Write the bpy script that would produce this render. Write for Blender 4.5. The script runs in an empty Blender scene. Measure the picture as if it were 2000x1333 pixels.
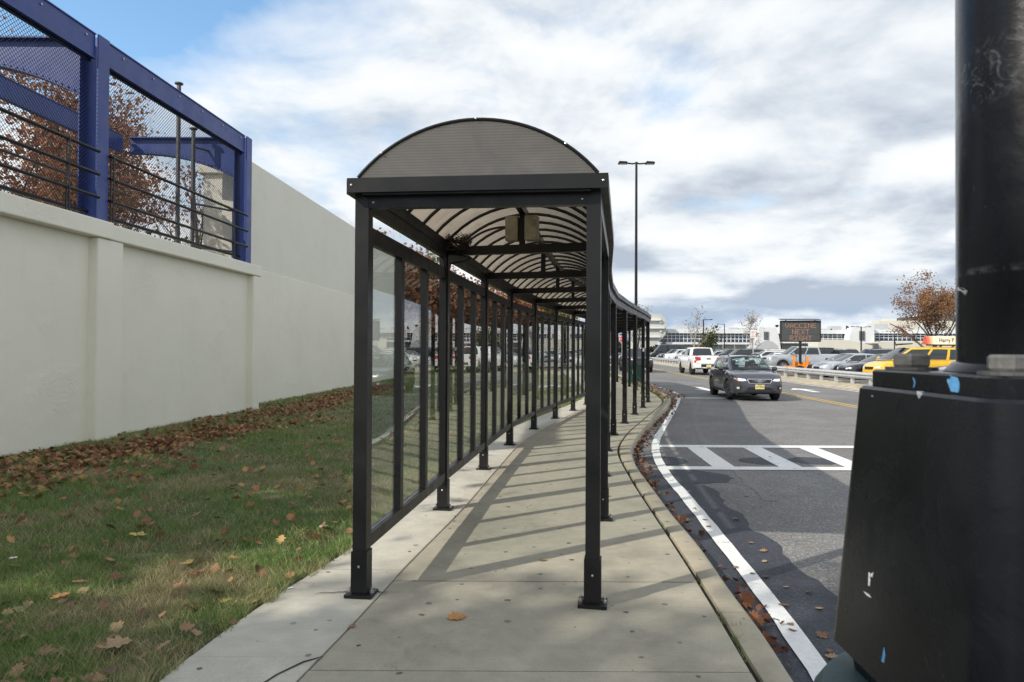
import bpy, bmesh, math, random
import numpy as np
from mathutils import Vector, Matrix
from mathutils.bvhtree import BVHTree

scene = bpy.context.scene
COL = scene.collection
R = math.radians
PI = math.pi

# ---------------------------------------------------------------- camera
CAM_Z = 1.6
PITCH = R(0.74)
ROLL = R(0.28)
FPX = 1333.3
cam_d = bpy.data.cameras.new("camera")
cam_d.lens = 24.0
cam_d.sensor_width = 36.0
cam_d.clip_start = 0.05
cam_d.clip_end = 4000
cam = bpy.data.objects.new("camera", cam_d)
COL.objects.link(cam)
cam.location = (0, 0, CAM_Z)
cam.rotation_euler = (Matrix.Rotation(PITCH + PI / 2, 3, 'X') @ Matrix.Rotation(ROLL, 3, 'Z')).to_euler()
scene.camera = cam
cam_d.dof.use_dof = True
cam_d.dof.focus_distance = 9.0
cam_d.dof.aperture_fstop = 7.0

# ---------------------------------------------------------------- sun, sky, exposure
SUN_EL = R(34.5)
SUN_DIR = Vector((-0.825, -0.565, 0)).normalized() * math.cos(SUN_EL) + Vector((0, 0, math.sin(SUN_EL)))
sun_d = bpy.data.lights.new("sun", 'SUN')
sun_d.energy = 4.4
sun_d.angle = R(0.6)
sun_d.color = (1.0, 0.93, 0.82)
sun = bpy.data.objects.new("sun", sun_d)
COL.objects.link(sun)
sun.rotation_euler = SUN_DIR.to_track_quat('Z', 'Y').to_euler()
sun.location = (-20, -12, 30)

world = bpy.data.worlds.new("World")
scene.world = world
world.use_nodes = True
nt = world.node_tree
nt.nodes.clear()


def nn(t, kind, **kw):
    n = t.nodes.new(kind)
    for k, v in kw.items():
        setattr(n, k, v)
    return n


def mathn(t, op, a, b=None, c=None, clamp=False):
    n = t.nodes.new('ShaderNodeMath')
    n.operation = op
    n.use_clamp = clamp
    for i, v in enumerate((a, b, c)):
        if v is None:
            continue
        if isinstance(v, (int, float)):
            n.inputs[i].default_value = v
        else:
            t.links.new(v, n.inputs[i])
    return n.outputs[0]


def ramp(t, fac, stops, interp='LINEAR'):
    n = t.nodes.new('ShaderNodeValToRGB')
    n.color_ramp.interpolation = interp
    els = n.color_ramp.elements
    while len(els) < len(stops):
        els.new(0.5)
    for e, (p, c) in zip(els, stops):
        e.position = p
        e.color = (c[0], c[1], c[2], 1) if hasattr(c, '__len__') else (c, c, c, 1)
    t.links.new(fac, n.inputs[0])
    return n.outputs[0]


def mixc(t, fac, a, b, blend='MIX'):
    n = t.nodes.new('ShaderNodeMix')
    n.data_type = 'RGBA'
    n.blend_type = blend
    for sock, v in ((n.inputs[0], fac), (n.inputs[6], a), (n.inputs[7], b)):
        if isinstance(v, (int, float)):
            sock.default_value = v
        elif isinstance(v, (tuple, list)):
            sock.default_value = (v[0], v[1], v[2], 1)
        else:
            t.links.new(v, sock)
    return n.outputs[2]


def noise(t, vec, scale, detail=4, rough=0.55, dist=0.0, lac=2.0):
    n = t.nodes.new('ShaderNodeTexNoise')
    n.inputs['Scale'].default_value = scale
    n.inputs['Detail'].default_value = detail
    n.inputs['Roughness'].default_value = rough
    n.inputs['Lacunarity'].default_value = lac
    n.inputs['Distortion'].default_value = dist
    if vec is not None:
        t.links.new(vec, n.inputs['Vector'])
    return n.outputs['Fac']


sky = nn(nt, 'ShaderNodeTexSky')
sky.sky_type = 'NISHITA'
sky.sun_disc = False
sky.sun_elevation = SUN_EL
sky.sun_rotation = math.atan2(SUN_DIR.x, SUN_DIR.y)
sky.air_density = 1.0
sky.dust_density = 0.6
bg_sky = nn(nt, 'ShaderNodeBackground')
bg_sky.inputs[1].default_value = 0.15
nt.links.new(mixc(nt, 1.0, sky.outputs[0], (1.25, 1.5, 1.55), 'MULTIPLY'), bg_sky.inputs[0])
tc = nn(nt, 'ShaderNodeTexCoord')
sep = nn(nt, 'ShaderNodeSeparateXYZ')
nt.links.new(tc.outputs['Generated'], sep.inputs[0])
zc = mathn(nt, 'MAXIMUM', sep.outputs[2], 0.0)
CLOUD_OFF = (-8.3, -1.1, 0.0)


def deck(raise_):
    """position on a flat cloud deck along the view direction"""
    den = mathn(nt, 'ADD', zc, 0.20 + raise_)
    comb = nn(nt, 'ShaderNodeCombineXYZ')
    nt.links.new(mathn(nt, 'DIVIDE', sep.outputs[0], den), comb.inputs[0])
    nt.links.new(mathn(nt, 'DIVIDE', sep.outputs[1], den), comb.inputs[1])
    mp = nn(nt, 'ShaderNodeMapping')
    mp.inputs['Location'].default_value = CLOUD_OFF
    nt.links.new(comb.outputs[0], mp.inputs[0])
    return mp.outputs[0]


cv = deck(0.0)
cvu = deck(0.045)
body = lambda v: mathn(nt, 'ADD', mathn(nt, 'MULTIPLY', noise(nt, v, 0.62, 3, 0.5, 0.1), 0.62), mathn(nt, 'MULTIPLY', noise(nt, v, 2.1, 7, 0.56, 0.2), 0.38))
d0_, d1_ = body(cv), body(cvu)
# one clear gap high over the bridge
gap = nn(nt, 'ShaderNodeVectorMath', operation='DOT_PRODUCT')
gap.inputs[1].default_value = Vector((-0.43, 0.78, 0.41)).normalized()
nt.links.new(tc.outputs['Generated'], gap.inputs[0])
gapw = ramp(nt, gap.outputs['Value'], [(0.94, 0.0), (0.995, 1.0)])
low = ramp(nt, zc, [(0.07, 0.20), (0.20, 0.0)])
cover = mathn(nt, 'ADD', mathn(nt, 'SUBTRACT', d0_, mathn(nt, 'MULTIPLY', gapw, 0.085)), low)
cmask = ramp(nt, cover, [(0.36, 0.0), (0.50, 1.0)])
# tops towards the light are white, bases are blue grey
lit = mathn(nt, 'MULTIPLY', mathn(nt, 'SUBTRACT', d0_, d1_), 3.2)
thick = mathn(nt, 'MULTIPLY', mathn(nt, 'SUBTRACT', d0_, 0.5), -0.9)
shade = mathn(nt, 'ADD', mathn(nt, 'ADD', lit, thick), 0.56)
ccol = ramp(nt, shade, [(0.28, (0.46, 0.52, 0.61)), (0.45, (0.67, 0.725, 0.79)), (0.58, (0.85, 0.885, 0.915)), (0.74, (0.955, 0.96, 0.965))])
# low clouds near the horizon are a bluer grey seen through more air
hz = ramp(nt, zc, [(0.0, 1.0), (0.03, 0.75), (0.075, 0.15), (0.16, 0.0)])
hcol = ramp(nt, shade, [(0.38, (0.36, 0.50, 0.70)), (0.62, (0.84, 0.89, 0.94))])
ccol = mixc(nt, hz, ccol, hcol)
bg_c = nn(nt, 'ShaderNodeBackground')
bg_c.inputs[1].default_value = 1.0
nt.links.new(ccol, bg_c.inputs[0])
mixs = nn(nt, 'ShaderNodeMixShader')
nt.links.new(cmask, mixs.inputs[0])
nt.links.new(bg_sky.outputs[0], mixs.inputs[1])
nt.links.new(bg_c.outputs[0], mixs.inputs[2])
wout = nn(nt, 'ShaderNodeOutputWorld')
nt.links.new(mixs.outputs[0], wout.inputs[0])

scene.view_settings.view_transform = 'Standard'
scene.view_settings.look = 'None'
scene.view_settings.gamma = 1.0
scene.view_settings.use_curve_mapping = False
scene.view_settings.exposure = 0.12
scene.render.engine = 'CYCLES'
scene.cycles.max_bounces = 8
scene.cycles.transparent_max_bounces = 32
scene.cycles.use_denoising = True

# ---------------------------------------------------------------- helpers
rnd = random.Random(7)
nrg = np.random.default_rng(11)


def sight(px, py):
    a, b = (px - 1000) / FPX, (666.5 - py) / FPX
    u = a * math.cos(ROLL) - b * math.sin(ROLL)
    v = a * math.sin(ROLL) + b * math.cos(ROLL)
    return Vector((u, math.cos(PITCH) - v * math.sin(PITCH), math.sin(PITCH) + v * math.cos(PITCH)))


def G(px, py, z=0.0):
    """Where the sight line through a photograph pixel meets the level z."""
    d = sight(px, py)
    t = (z - CAM_Z) / d.z
    return Vector((d.x * t, d.y * t, z))


def H(px, py, Y):
    """The point at distance Y on the sight line through a photograph pixel."""
    d = sight(px, py)
    t = Y / d.y
    return Vector((d.x * t, Y, CAM_Z + d.z * t))


class MB:
    def __init__(self):
        self.v = []
        self.f = []

    def add(self, vs, fs):
        b = len(self.v)
        self.v += [tuple(p) for p in vs]
        self.f += [tuple(i + b for i in f) for f in fs]
        return self

    def box(self, c, s, rz=0.0):
        x, y, z = s[0] / 2, s[1] / 2, s[2] / 2
        cs, sn = math.cos(rz), math.sin(rz)
        vs = []
        for k in (-z, z):
            for a, b in ((-x, -y), (x, -y), (x, y), (-x, y)):
                vs.append((c[0] + a * cs - b * sn, c[1] + a * sn + b * cs, c[2] + k))
        return self.add(vs, [(3, 2, 1, 0), (4, 5, 6, 7), (0, 1, 5, 4), (1, 2, 6, 5), (2, 3, 7, 6), (3, 0, 4, 7)])

    def bar(self, p0, p1, w, h, up=(0, 0, 1), w1=None, h1=None):
        """a box beam from p0 to p1: w across, h along up (centred)"""
        p0 = Vector(p0)
        p1 = Vector(p1)
        d = (p1 - p0).normalized()
        u = Vector(up)
        s = d.cross(u)
        if s.length < 1e-6:
            s = d.cross(Vector((0, 1, 0)))
        s.normalize()
        u = s.cross(d).normalized()
        w1 = w if w1 is None else w1
        h1 = h if h1 is None else h1
        vs = []
        for p, a, b in ((p0, w, h), (p1, w1, h1)):
            for i, j in ((-1, -1), (1, -1), (1, 1), (-1, 1)):
                vs.append(p + s * (a / 2 * i) + u * (b / 2 * j))
        return self.add(vs, [(3, 2, 1, 0), (4, 5, 6, 7), (0, 1, 5, 4), (1, 2, 6, 5), (2, 3, 7, 6), (3, 0, 4, 7)])

    def tube(self, pts, r, n=8, cap=True):
        pts = [Vector(p) for p in pts]
        rs = r if hasattr(r, '__len__') else [r] * len(pts)
        rings = []
        prev = None
        for i, p in enumerate(pts):
            a = pts[max(i - 1, 0)]
            b = pts[min(i + 1, len(pts) - 1)]
            d = (b - a).normalized()
            if prev is None:
                s = d.cross(Vector((0, 0, 1)))
                if s.length < 1e-3:
                    s = d.cross(Vector((0, 1, 0)))
            else:
                s = prev - d * prev.dot(d)
            s.normalize()
            prev = s
            t = d.cross(s)
            rings.append([p + (s * math.cos(2 * PI * k / n) + t * math.sin(2 * PI * k / n)) * rs[i] for k in range(n)])
        vs = [q for g in rings for q in g]
        fs = []
        for i in range(len(pts) - 1):
            for k in range(n):
                k2 = (k + 1) % n
                fs.append((i * n + k, i * n + k2, (i + 1) * n + k2, (i + 1) * n + k))
        if cap:
            fs.append(tuple(range(n))[::-1])
            fs.append(tuple((len(pts) - 1) * n + k for k in range(n)))
        return self.add(vs, fs)

    def lathe(self, prof, n=16, c=(0, 0, 0), axis='z', close=True):
        """prof: list of (r, h)"""
        vs = []
        for r_, h_ in prof:
            for k in range(n):
                a = 2 * PI * k / n
                if axis == 'z':
                    vs.append((c[0] + r_ * math.cos(a), c[1] + r_ * math.sin(a), c[2] + h_))
                else:
                    vs.append((c[0] + r_ * math.cos(a), c[1] + h_, c[2] + r_ * math.sin(a)))
        fs = []
        for i in range(len(prof) - 1):
            for k in range(n):
                k2 = (k + 1) % n
                fs.append((i * n + k, i * n + k2, (i + 1) * n + k2, (i + 1) * n + k))
        if close:
            fs.append(tuple(range(n))[::-1])
            fs.append(tuple((len(prof) - 1) * n + k for k in range(n)))
        return self.add(vs, fs)

    def prism(self, poly, vec):
        """a flat outline (3-D points) swept along vec"""
        n = len(poly)
        a = [Vector(p) for p in poly]
        b = [p + Vector(vec) for p in a]
        fs = [tuple(range(n))[::-1], tuple(n + k for k in range(n))]
        for k in range(n):
            k2 = (k + 1) % n
            fs.append((k, k2, n + k2, n + k))
        return self.add(a + b, fs)

    def mesh(self, name):
        me = bpy.data.meshes.new(name)
        me.from_pydata(self.v, [], self.f)
        return me

    def build(self, name, mat, parent=None, smooth=False, sharp=35, loc=None, fix=True):
        me = self.mesh(name)
        if fix:
            bm = bmesh.new()
            bm.from_mesh(me)
            bmesh.ops.recalc_face_normals(bm, faces=bm.faces)
            bm.to_mesh(me)
            bm.free()
        return link(name, me, mat, parent, smooth, sharp, loc)


def link(name, me, mat, parent=None, smooth=False, sharp=35, loc=None):
    o = bpy.data.objects.new(name, me)
    COL.objects.link(o)
    if mat is not None and not me.materials:
        me.materials.append(mat)
    if smooth:
        me.polygons.foreach_set('use_smooth', [True] * len(me.polygons))
        me.set_sharp_from_angle(angle=R(sharp))
    if parent is not None:
        o.parent = parent
    if loc is not None:
        o.location = loc
    return o


def reuse(name, me, parent=None, loc=None, rz=0.0):
    o = bpy.data.objects.new(name, me)
    COL.objects.link(o)
    if parent is not None:
        o.parent = parent
    if loc is not None:
        o.location = loc
    if rz:
        o.rotation_euler = (0, 0, rz)
    return o


def thing(name, label, cat, loc=(0, 0, 0), rz=0.0, group=None):
    o = bpy.data.objects.new(name, None)
    COL.objects.link(o)
    o.empty_display_size = 0.1
    o.location = loc
    o.rotation_euler = (0, 0, rz)
    return tag(o, label, cat, group)


def tag(o, label, cat, group=None):
    o['label'] = label
    o['category'] = cat
    if group:
        o['group'] = group
    return o


def struct(o):
    o['kind'] = 'structure'
    return o


def stuff(o, label=None, cat=None):
    o['kind'] = 'stuff'
    if label:
        o['label'] = label
        o['category'] = cat
    return o


def mesh_np(name, V, F, mat, parent=None, smooth=False):
    """V (n,3), F (m,k) arrays"""
    me = bpy.data.meshes.new(name)
    n, (m, k) = len(V), F.shape
    me.vertices.add(n)
    me.vertices.foreach_set('co', np.ascontiguousarray(V, dtype=np.float32).ravel())
    me.loops.add(m * k)
    me.loops.foreach_set('vertex_index', np.ascontiguousarray(F, dtype=np.int32).ravel())
    me.polygons.add(m)
    me.polygons.foreach_set('loop_start', np.arange(0, m * k, k, dtype=np.int32))
    me.update(calc_edges=True)
    o = link(name, me, mat, parent)
    if smooth:
        me.polygons.foreach_set('use_smooth', [True] * m)
    return o


# ---------------------------------------------------------------- materials
def new_mat(name):
    m = bpy.data.materials.new(name)
    m.use_nodes = True
    t = m.node_tree
    b = t.nodes['Principled BSDF']
    return m, t, b


def coord(t, kind='Object'):
    return t.nodes.new('ShaderNodeTexCoord').outputs[kind]


def bump(t, b, h, strength, dist=0.01):
    n = t.nodes.new('ShaderNodeBump')
    n.inputs['Strength'].default_value = strength
    n.inputs['Distance'].default_value = dist
    t.links.new(h, n.inputs['Height'])
    t.links.new(n.outputs[0], b.inputs['Normal'])


def pm(name, col, rough=0.5, metal=0.0, var=0.12, vscale=6.0, bs=0.0, bscale=60.0, spec=0.5, coat=0.0, rvar=0.0):
    m, t, b = new_mat(name)
    c = coord(t)
    n1 = noise(t, c, vscale, 5, 0.6)
    lo = tuple(x * (1 - var) for x in col)
    hi = tuple(min(1, x * (1 + var)) for x in col)
    t.links.new(ramp(t, n1, [(0.3, lo), (0.7, hi)]), b.inputs['Base Color'])
    b.inputs['Roughness'].default_value = rough
    if rvar:
        t.links.new(ramp(t, noise(t, c, vscale * 1.7, 4), [(0.3, max(0, rough - rvar)), (0.7, min(1, rough + rvar))]), b.inputs['Roughness'])
    b.inputs['Metallic'].default_value = metal
    b.inputs['Specular IOR Level'].default_value = spec
    b.inputs['Coat Weight'].default_value = coat
    if bs:
        bump(t, b, noise(t, c, bscale, 4, 0.6), bs)
    return m


def concrete(name, col, gum=True, speck=True):
    m, t, b = new_mat(name)
    c = coord(t)
    big = noise(t, c, 0.9, 6, 0.62, 0.3)
    mid = noise(t, c, 7.0, 6, 0.6, 0.2)
    fine = noise(t, c, 160.0, 3, 0.7)
    base = ramp(t, big, [(0.3, tuple(x * 0.80 for x in col)), (0.5, col), (0.72, tuple(x * 1.12 for x in col))])
    base = mixc(t, 0.55, base, ramp(t, mid, [(0.3, 0.42), (0.7, 0.58)]), 'OVERLAY')
    base = mixc(t, 0.5, base, ramp(t, fine, [(0.32, 0.36), (0.66, 0.62)]), 'OVERLAY')
    # long faint drip and traffic stains
    st = noise(t, c, 2.6, 5, 0.7, 1.2)
    base = mixc(t, mathn(t, 'MULTIPLY', ramp(t, st, [(0.56, 0.0), (0.72, 1.0)]), 0.35), base, tuple(x * 0.55 for x in col))
    if gum:
        vo = t.nodes.new('ShaderNodeTexVoronoi')
        vo.voronoi_dimensions = '2D'
        vo.inputs['Scale'].default_value = 4.0
        dv = t.nodes.new('ShaderNodeVectorMath')
        dv.operation = 'ADD'
        t.links.new(c, dv.inputs[0])
        nz = t.nodes.new('ShaderNodeTexNoise')
        nz.inputs['Scale'].default_value = 22
        t.links.new(c, nz.inputs['Vector'])
        sc = t.nodes.new('ShaderNodeVectorMath')
        sc.operation = 'SCALE'
        sc.inputs['Scale'].default_value = 0.03
        t.links.new(nz.outputs['Color'], sc.inputs[0])
        t.links.new(sc.outputs[0], dv.inputs[1])
        t.links.new(dv.outputs[0], vo.inputs['Vector'])
        sepc = t.nodes.new('ShaderNodeSeparateColor')
        t.links.new(vo.outputs['Color'], sepc.inputs[0])
        rad = mathn(t, 'MULTIPLY', mathn(t, 'SUBTRACT', sepc.outputs[0], 0.28, clamp=True), 0.115)
        inside = mathn(t, 'LESS_THAN', vo.outputs['Distance'], rad)
        dark = mathn(t, 'MULTIPLY', inside, ramp(t, sepc.outputs[1], [(0.0, 0.35), (1.0, 0.95)]))
        base = mixc(t, dark, base, (0.055, 0.052, 0.05))
    vc = t.nodes.new('ShaderNodeTexVoronoi')
    vc.voronoi_dimensions = '2D'
    vc.feature = 'DISTANCE_TO_EDGE'
    vc.inputs['Scale'].default_value = 0.42
    wob = t.nodes.new('ShaderNodeVectorMath')
    wob.operation = 'ADD'
    nw = t.nodes.new('ShaderNodeTexNoise')
    nw.inputs['Scale'].default_value = 1.6
    nw.inputs['Detail'].default_value = 6
    t.links.new(c, nw.inputs['Vector'])
    t.links.new(c, wob.inputs[0])
    t.links.new(nw.outputs['Color'], wob.inputs[1])
    t.links.new(wob.outputs[0], vc.inputs['Vector'])
    line = ramp(t, vc.outputs['Distance'], [(0.0, 1.0), (0.0022, 0.0)])
    line = mathn(t, 'MULTIPLY', line, ramp(t, noise(t, c, 0.55, 3), [(0.50, 0.0), (0.62, 0.75)]))
    base = mixc(t, line, base, tuple(x * 0.25 for x in col))
    mb_ = t.nodes.new('ShaderNodeMapping')
    mb_.inputs['Scale'].default_value = (2.0, 150.0, 1.0)
    t.links.new(c, mb_.inputs[0])
    broom = noise(t, mb_.outputs[0], 1.0, 3, 0.6)
    base = mixc(t, 0.22, base, ramp(t, broom, [(0.3, 0.38), (0.7, 0.60)]), 'OVERLAY')
    t.links.new(base, b.inputs['Base Color'])
    b.inputs['Roughness'].default_value = 0.88
    b.inputs['Specular IOR Level'].default_value = 0.25
    bump(t, b, mathn(t, 'ADD', mathn(t, 'MULTIPLY', fine, 0.5), mid), 0.22, 0.006)
    return m


def asphalt(name, col, rough=0.9, light=0.85):
    m, t, b = new_mat(name)
    c = coord(t)
    big = noise(t, c, 0.35, 6, 0.62, 0.4)
    mid = noise(t, c, 3.0, 5, 0.6)
    vo = t.nodes.new('ShaderNodeTexVoronoi')
    vo.inputs['Scale'].default_value = 75
    t.links.new(c, vo.inputs['Vector'])
    sepc = t.nodes.new('ShaderNodeSeparateColor')
    t.links.new(vo.outputs['Color'], sepc.inputs[0])
    base = ramp(t, big, [(0.3, tuple(x * 0.78 for x in col)), (0.7, tuple(x * 1.18 for x in col))])
    base = mixc(t, 0.6, base, ramp(t, mid, [(0.3, 0.42), (0.7, 0.58)]), 'OVERLAY')
    base = mixc(t, light, base, ramp(t, sepc.outputs[0], [(0.0, 0.30), (0.75, 0.5), (1.0, 0.86)]), 'OVERLAY')
    t.links.new(base, b.inputs['Base Color'])
    b.inputs['Roughness'].default_value = rough
    b.inputs['Specular IOR Level'].default_value = 0.3
    bump(t, b, mathn(t, 'ADD', vo.outputs['Distance'], mid), 0.5, 0.006)
    return m


def paint_mark(name, col, wear=0.45):
    m, t, b = new_mat(name)
    c = coord(t)
    n1 = noise(t, c, 9.0, 8, 0.72, 0.5)
    n2 = noise(t, c, 0.8, 4, 0.5)
    w = mathn(t, 'ADD', n1, mathn(t, 'MULTIPLY', n2, 0.35))
    f = ramp(t, w, [(wear - 0.03, 1.0), (wear + 0.06, 0.0)])
    base = mixc(t, f, ramp(t, noise(t, c, 30, 4), [(0.3, tuple(x * 0.86 for x in col)), (0.7, col)]), (0.10, 0.10, 0.105))
    t.links.new(base, b.inputs['Base Color'])
    b.inputs['Roughness'].default_value = 0.75
    bump(t, b, noise(t, c, 120, 3), 0.25, 0.004)
    return m


def leafy(name, cols, transl=0.35, rough=0.6):
    """colours picked per leaf or blade"""
    m, t, b = new_mat(name)
    g = t.nodes.new('ShaderNodeNewGeometry')
    st = [(i / max(1, len(cols) - 1), c) for i, c in enumerate(cols)]
    base = ramp(t, g.outputs['Random Per Island'], st)
    t.links.new(base, b.inputs['Base Color'])
    b.inputs['Roughness'].default_value = rough
    b.inputs['Specular IOR Level'].default_value = 0.3
    tr = t.nodes.new('ShaderNodeBsdfTranslucent')
    t.links.new(base, tr.inputs[0])
    mx = t.nodes.new('ShaderNodeMixShader')
    mx.inputs[0].default_value = transl
    t.links.new(b.outputs[0], mx.inputs[1])
    t.links.new(tr.outputs[0], mx.inputs[2])
    t.links.new(mx.outputs[0], t.nodes['Material Output'].inputs[0])
    return m


def leaf_obj_mat(name, cols):
    m, t, b = new_mat(name)
    oi = t.nodes.new('ShaderNodeObjectInfo')
    st = [(i / max(1, len(cols) - 1), c) for i, c in enumerate(cols)]
    base = ramp(t, oi.outputs['Random'], st)
    c = coord(t)
    base = mixc(t, 0.6, base, ramp(t, noise(t, c, 25, 4), [(0.3, 0.35), (0.7, 0.6)]), 'OVERLAY')
    t.links.new(base, b.inputs['Base Color'])
    b.inputs['Roughness'].default_value = 0.6
    return m


def fresnel(t, ior):
    """the same mirror share from either side of a sheet"""
    g = t.nodes.new('ShaderNodeNewGeometry')
    f = t.nodes.new('ShaderNodeFresnel')
    io = mathn(t, 'ADD', mathn(t, 'MULTIPLY', g.outputs['Backfacing'], 1.0 / ior - ior), ior)
    t.links.new(io, f.inputs[0])
    return f.outputs[0]


def clear_glass(name, tint=(0.93, 0.95, 0.94), refl=1.0, ior=1.45):
    """thin sheet glass: lets light and sight through, mirrors by angle"""
    m = bpy.data.materials.new(name)
    m.use_nodes = True
    t = m.node_tree
    t.nodes.clear()
    tr = t.nodes.new('ShaderNodeBsdfTransparent')
    tr.inputs[0].default_value = (*tint, 1)
    gl = t.nodes.new('ShaderNodeBsdfGlossy')
    gl.inputs['Roughness'].default_value = 0.0
    gl.inputs[0].default_value = (refl, refl, refl, 1)
    mx = t.nodes.new('ShaderNodeMixShader')
    t.links.new(fresnel(t, ior), mx.inputs[0])
    t.links.new(tr.outputs[0], mx.inputs[1])
    t.links.new(gl.outputs[0], mx.inputs[2])
    o = t.nodes.new('ShaderNodeOutputMaterial')
    t.links.new(mx.outputs[0], o.inputs[0])
    return m


def polycarb(name, tint, trans=(0.30, 0.29, 0.27), ribs=None, stain=0.35, see=0.25):
    """bronze twin-wall sheet: translucent, faintly see-through, glossy skin"""
    m = bpy.data.materials.new(name)
    m.use_nodes = True
    t = m.node_tree
    t.nodes.clear()
    c = coord(t)
    dirt = noise(t, c, 3.0, 6, 0.65, 0.8)
    col = ramp(t, dirt, [(0.3, tuple(x * (1 - stain) for x in tint)), (0.7, tint)])
    if ribs:
        wv = t.nodes.new('ShaderNodeTexWave')
        wv.wave_type = 'BANDS'
        wv.bands_direction = 'Z'
        wv.inputs['Scale'].default_value = ribs
        wv.inputs['Distortion'].default_value = 0.0
        t.links.new(c, wv.inputs[0])
        col = mixc(t, 1.0, col, ramp(t, wv.outputs['Fac'], [(0.0, 0.80), (0.55, 1.0)]), 'MULTIPLY')
    tl = t.nodes.new('ShaderNodeBsdfTranslucent')
    t.links.new(col, tl.inputs[0])
    df = t.nodes.new('ShaderNodeBsdfDiffuse')
    t.links.new(col, df.inputs[0])
    m1 = t.nodes.new('ShaderNodeMixShader')
    m1.inputs[0].default_value = 0.35
    t.links.new(tl.outputs[0], m1.inputs[1])
    t.links.new(df.outputs[0], m1.inputs[2])
    tr = t.nodes.new('ShaderNodeBsdfTransparent')
    tr.inputs[0].default_value = (*trans, 1)
    m2 = t.nodes.new('ShaderNodeMixShader')
    m2.inputs[0].default_value = see
    t.links.new(m1.outputs[0], m2.inputs[1])
    t.links.new(tr.outputs[0], m2.inputs[2])
    gl = t.nodes.new('ShaderNodeBsdfGlossy')
    gl.inputs['Roughness'].default_value = 0.22
    m3 = t.nodes.new('ShaderNodeMixShader')
    t.links.new(fresnel(t, 1.45), m3.inputs[0])
    t.links.new(m2.outputs[0], m3.inputs[1])
    t.links.new(gl.outputs[0], m3.inputs[2])
    o = t.nodes.new('ShaderNodeOutputMaterial')
    t.links.new(m3.outputs[0], o.inputs[0])
    return m


def emit(name, col, s):
    m, t, b = new_mat(name)
    b.inputs['Base Color'].default_value = (*col, 1)
    b.inputs['Emission Color'].default_value = (*col, 1)
    b.inputs['Emission Strength'].default_value = s
    return m


def wall_mat(name, col):
    m, t, b = new_mat(name)
    c = coord(t)
    big = noise(t, c, 0.5, 5, 0.6, 0.3)
    mp = t.nodes.new('ShaderNodeMapping')
    mp.inputs['Scale'].default_value = (5, 5, 0.35)
    t.links.new(c, mp.inputs[0])
    drip = noise(t, mp.outputs[0], 1.2, 6, 0.65)
    base = ramp(t, big, [(0.3, tuple(x * 0.96 for x in col)), (0.7, tuple(min(1, x * 1.03) for x in col))])
    base = mixc(t, 0.14, base, ramp(t, drip, [(0.35, 0.44), (0.65, 0.54)]), 'OVERLAY')
    runs = mathn(t, 'MULTIPLY', ramp(t, drip, [(0.54, 0.0), (0.70, 1.0)]), ramp(t, noise(t, c, 0.9, 4), [(0.45, 0.0), (0.65, 1.0)]))
    base = mixc(t, mathn(t, 'MULTIPLY', runs, 0.08), base, (0.28, 0.27, 0.22))
    chip = noise(t, c, 6.5, 8, 0.7, 1.5)
    base = mixc(t, mathn(t, 'MULTIPLY', ramp(t, chip, [(0.70, 0.0), (0.74, 1.0)]), 0.5), base, tuple(x * 0.55 for x in col))
    t.links.new(base, b.inputs['Base Color'])
    b.inputs['Roughness'].default_value = 0.55
    b.inputs['Specular IOR Level'].default_value = 0.35
    patch = ramp(t, noise(t, c, 0.7, 3), [(0.52, 0.0), (0.66, 1.0)])
    h = mathn(t, 'ADD', mathn(t, 'MULTIPLY', mathn(t, 'MULTIPLY', chip, patch), 1.6), mathn(t, 'MULTIPLY', noise(t, c, 40, 4), 0.25))
    bump(t, b, h, 0.7, 0.016)
    return m


M = {}
M['walk'] = concrete('walk_concrete', (0.355, 0.328, 0.262))
M['strip'] = concrete('edge_strip_concrete', (0.47, 0.445, 0.375))
M['kerb'] = concrete('kerb_concrete', (0.36, 0.325, 0.25))
M['dirt'] = pm('joint_dirt', (0.028, 0.024, 0.018), 0.95, var=0.4, vscale=20)
M['crack'] = pm('crack_dirt', (0.03, 0.025, 0.02), 0.95, var=0.4, vscale=40)
M['asphalt'] = asphalt('old_asphalt', (0.195, 0.19, 0.185))
M['lot'] = asphalt('lot_asphalt', (0.16, 0.158, 0.155))
M['damp'] = asphalt('damp_asphalt', (0.047, 0.052, 0.066), 0.72, 0.7)
M['seal'] = asphalt('tar_line', (0.19, 0.185, 0.175), 0.8, 0.3)
M['white_mark'] = paint_mark('white_road_paint', (0.78, 0.78, 0.76), 0.50)
M['white_worn'] = paint_mark('worn_white_road_paint', (0.72, 0.72, 0.70), 0.66)
M['yellow_mark'] = paint_mark('yellow_road_paint', (0.62, 0.42, 0.10), 0.52)
M['yellow_worn'] = paint_mark('worn_yellow_road_paint', (0.50, 0.38, 0.16), 0.72)
M['wall'] = wall_mat('painted_wall', (0.83, 0.805, 0.685))
M['wall_hi'] = wall_mat('painted_upper_wall', (0.76, 0.74, 0.64))
M['blue'] = pm('blue_steel_paint', (0.022, 0.050, 0.225), 0.40, var=0.12, vscale=2, bs=0.05, rvar=0.08)
M['black'] = pm('black_metal', (0.011, 0.011, 0.012), 0.42, var=0.25, vscale=3, bs=0.04, bscale=200, rvar=0.1, spec=0.3)
M['charcoal'] = pm('charcoal_aluminium', (0.013, 0.013, 0.0135), 0.36, 0.0, var=0.15, vscale=4, bs=0.02, bscale=300, rvar=0.08, spec=0.28)
M['silver_bolt'] = pm('steel_bolt', (0.55, 0.54, 0.52), 0.35, 0.9, var=0.2)
M['mesh'] = pm('dark_wire', (0.025, 0.028, 0.04), 0.5, 0.3)
M['galv'] = pm('galvanised_steel', (0.50, 0.51, 0.52), 0.5, 0.25, var=0.15, vscale=5, rvar=0.1)
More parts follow.
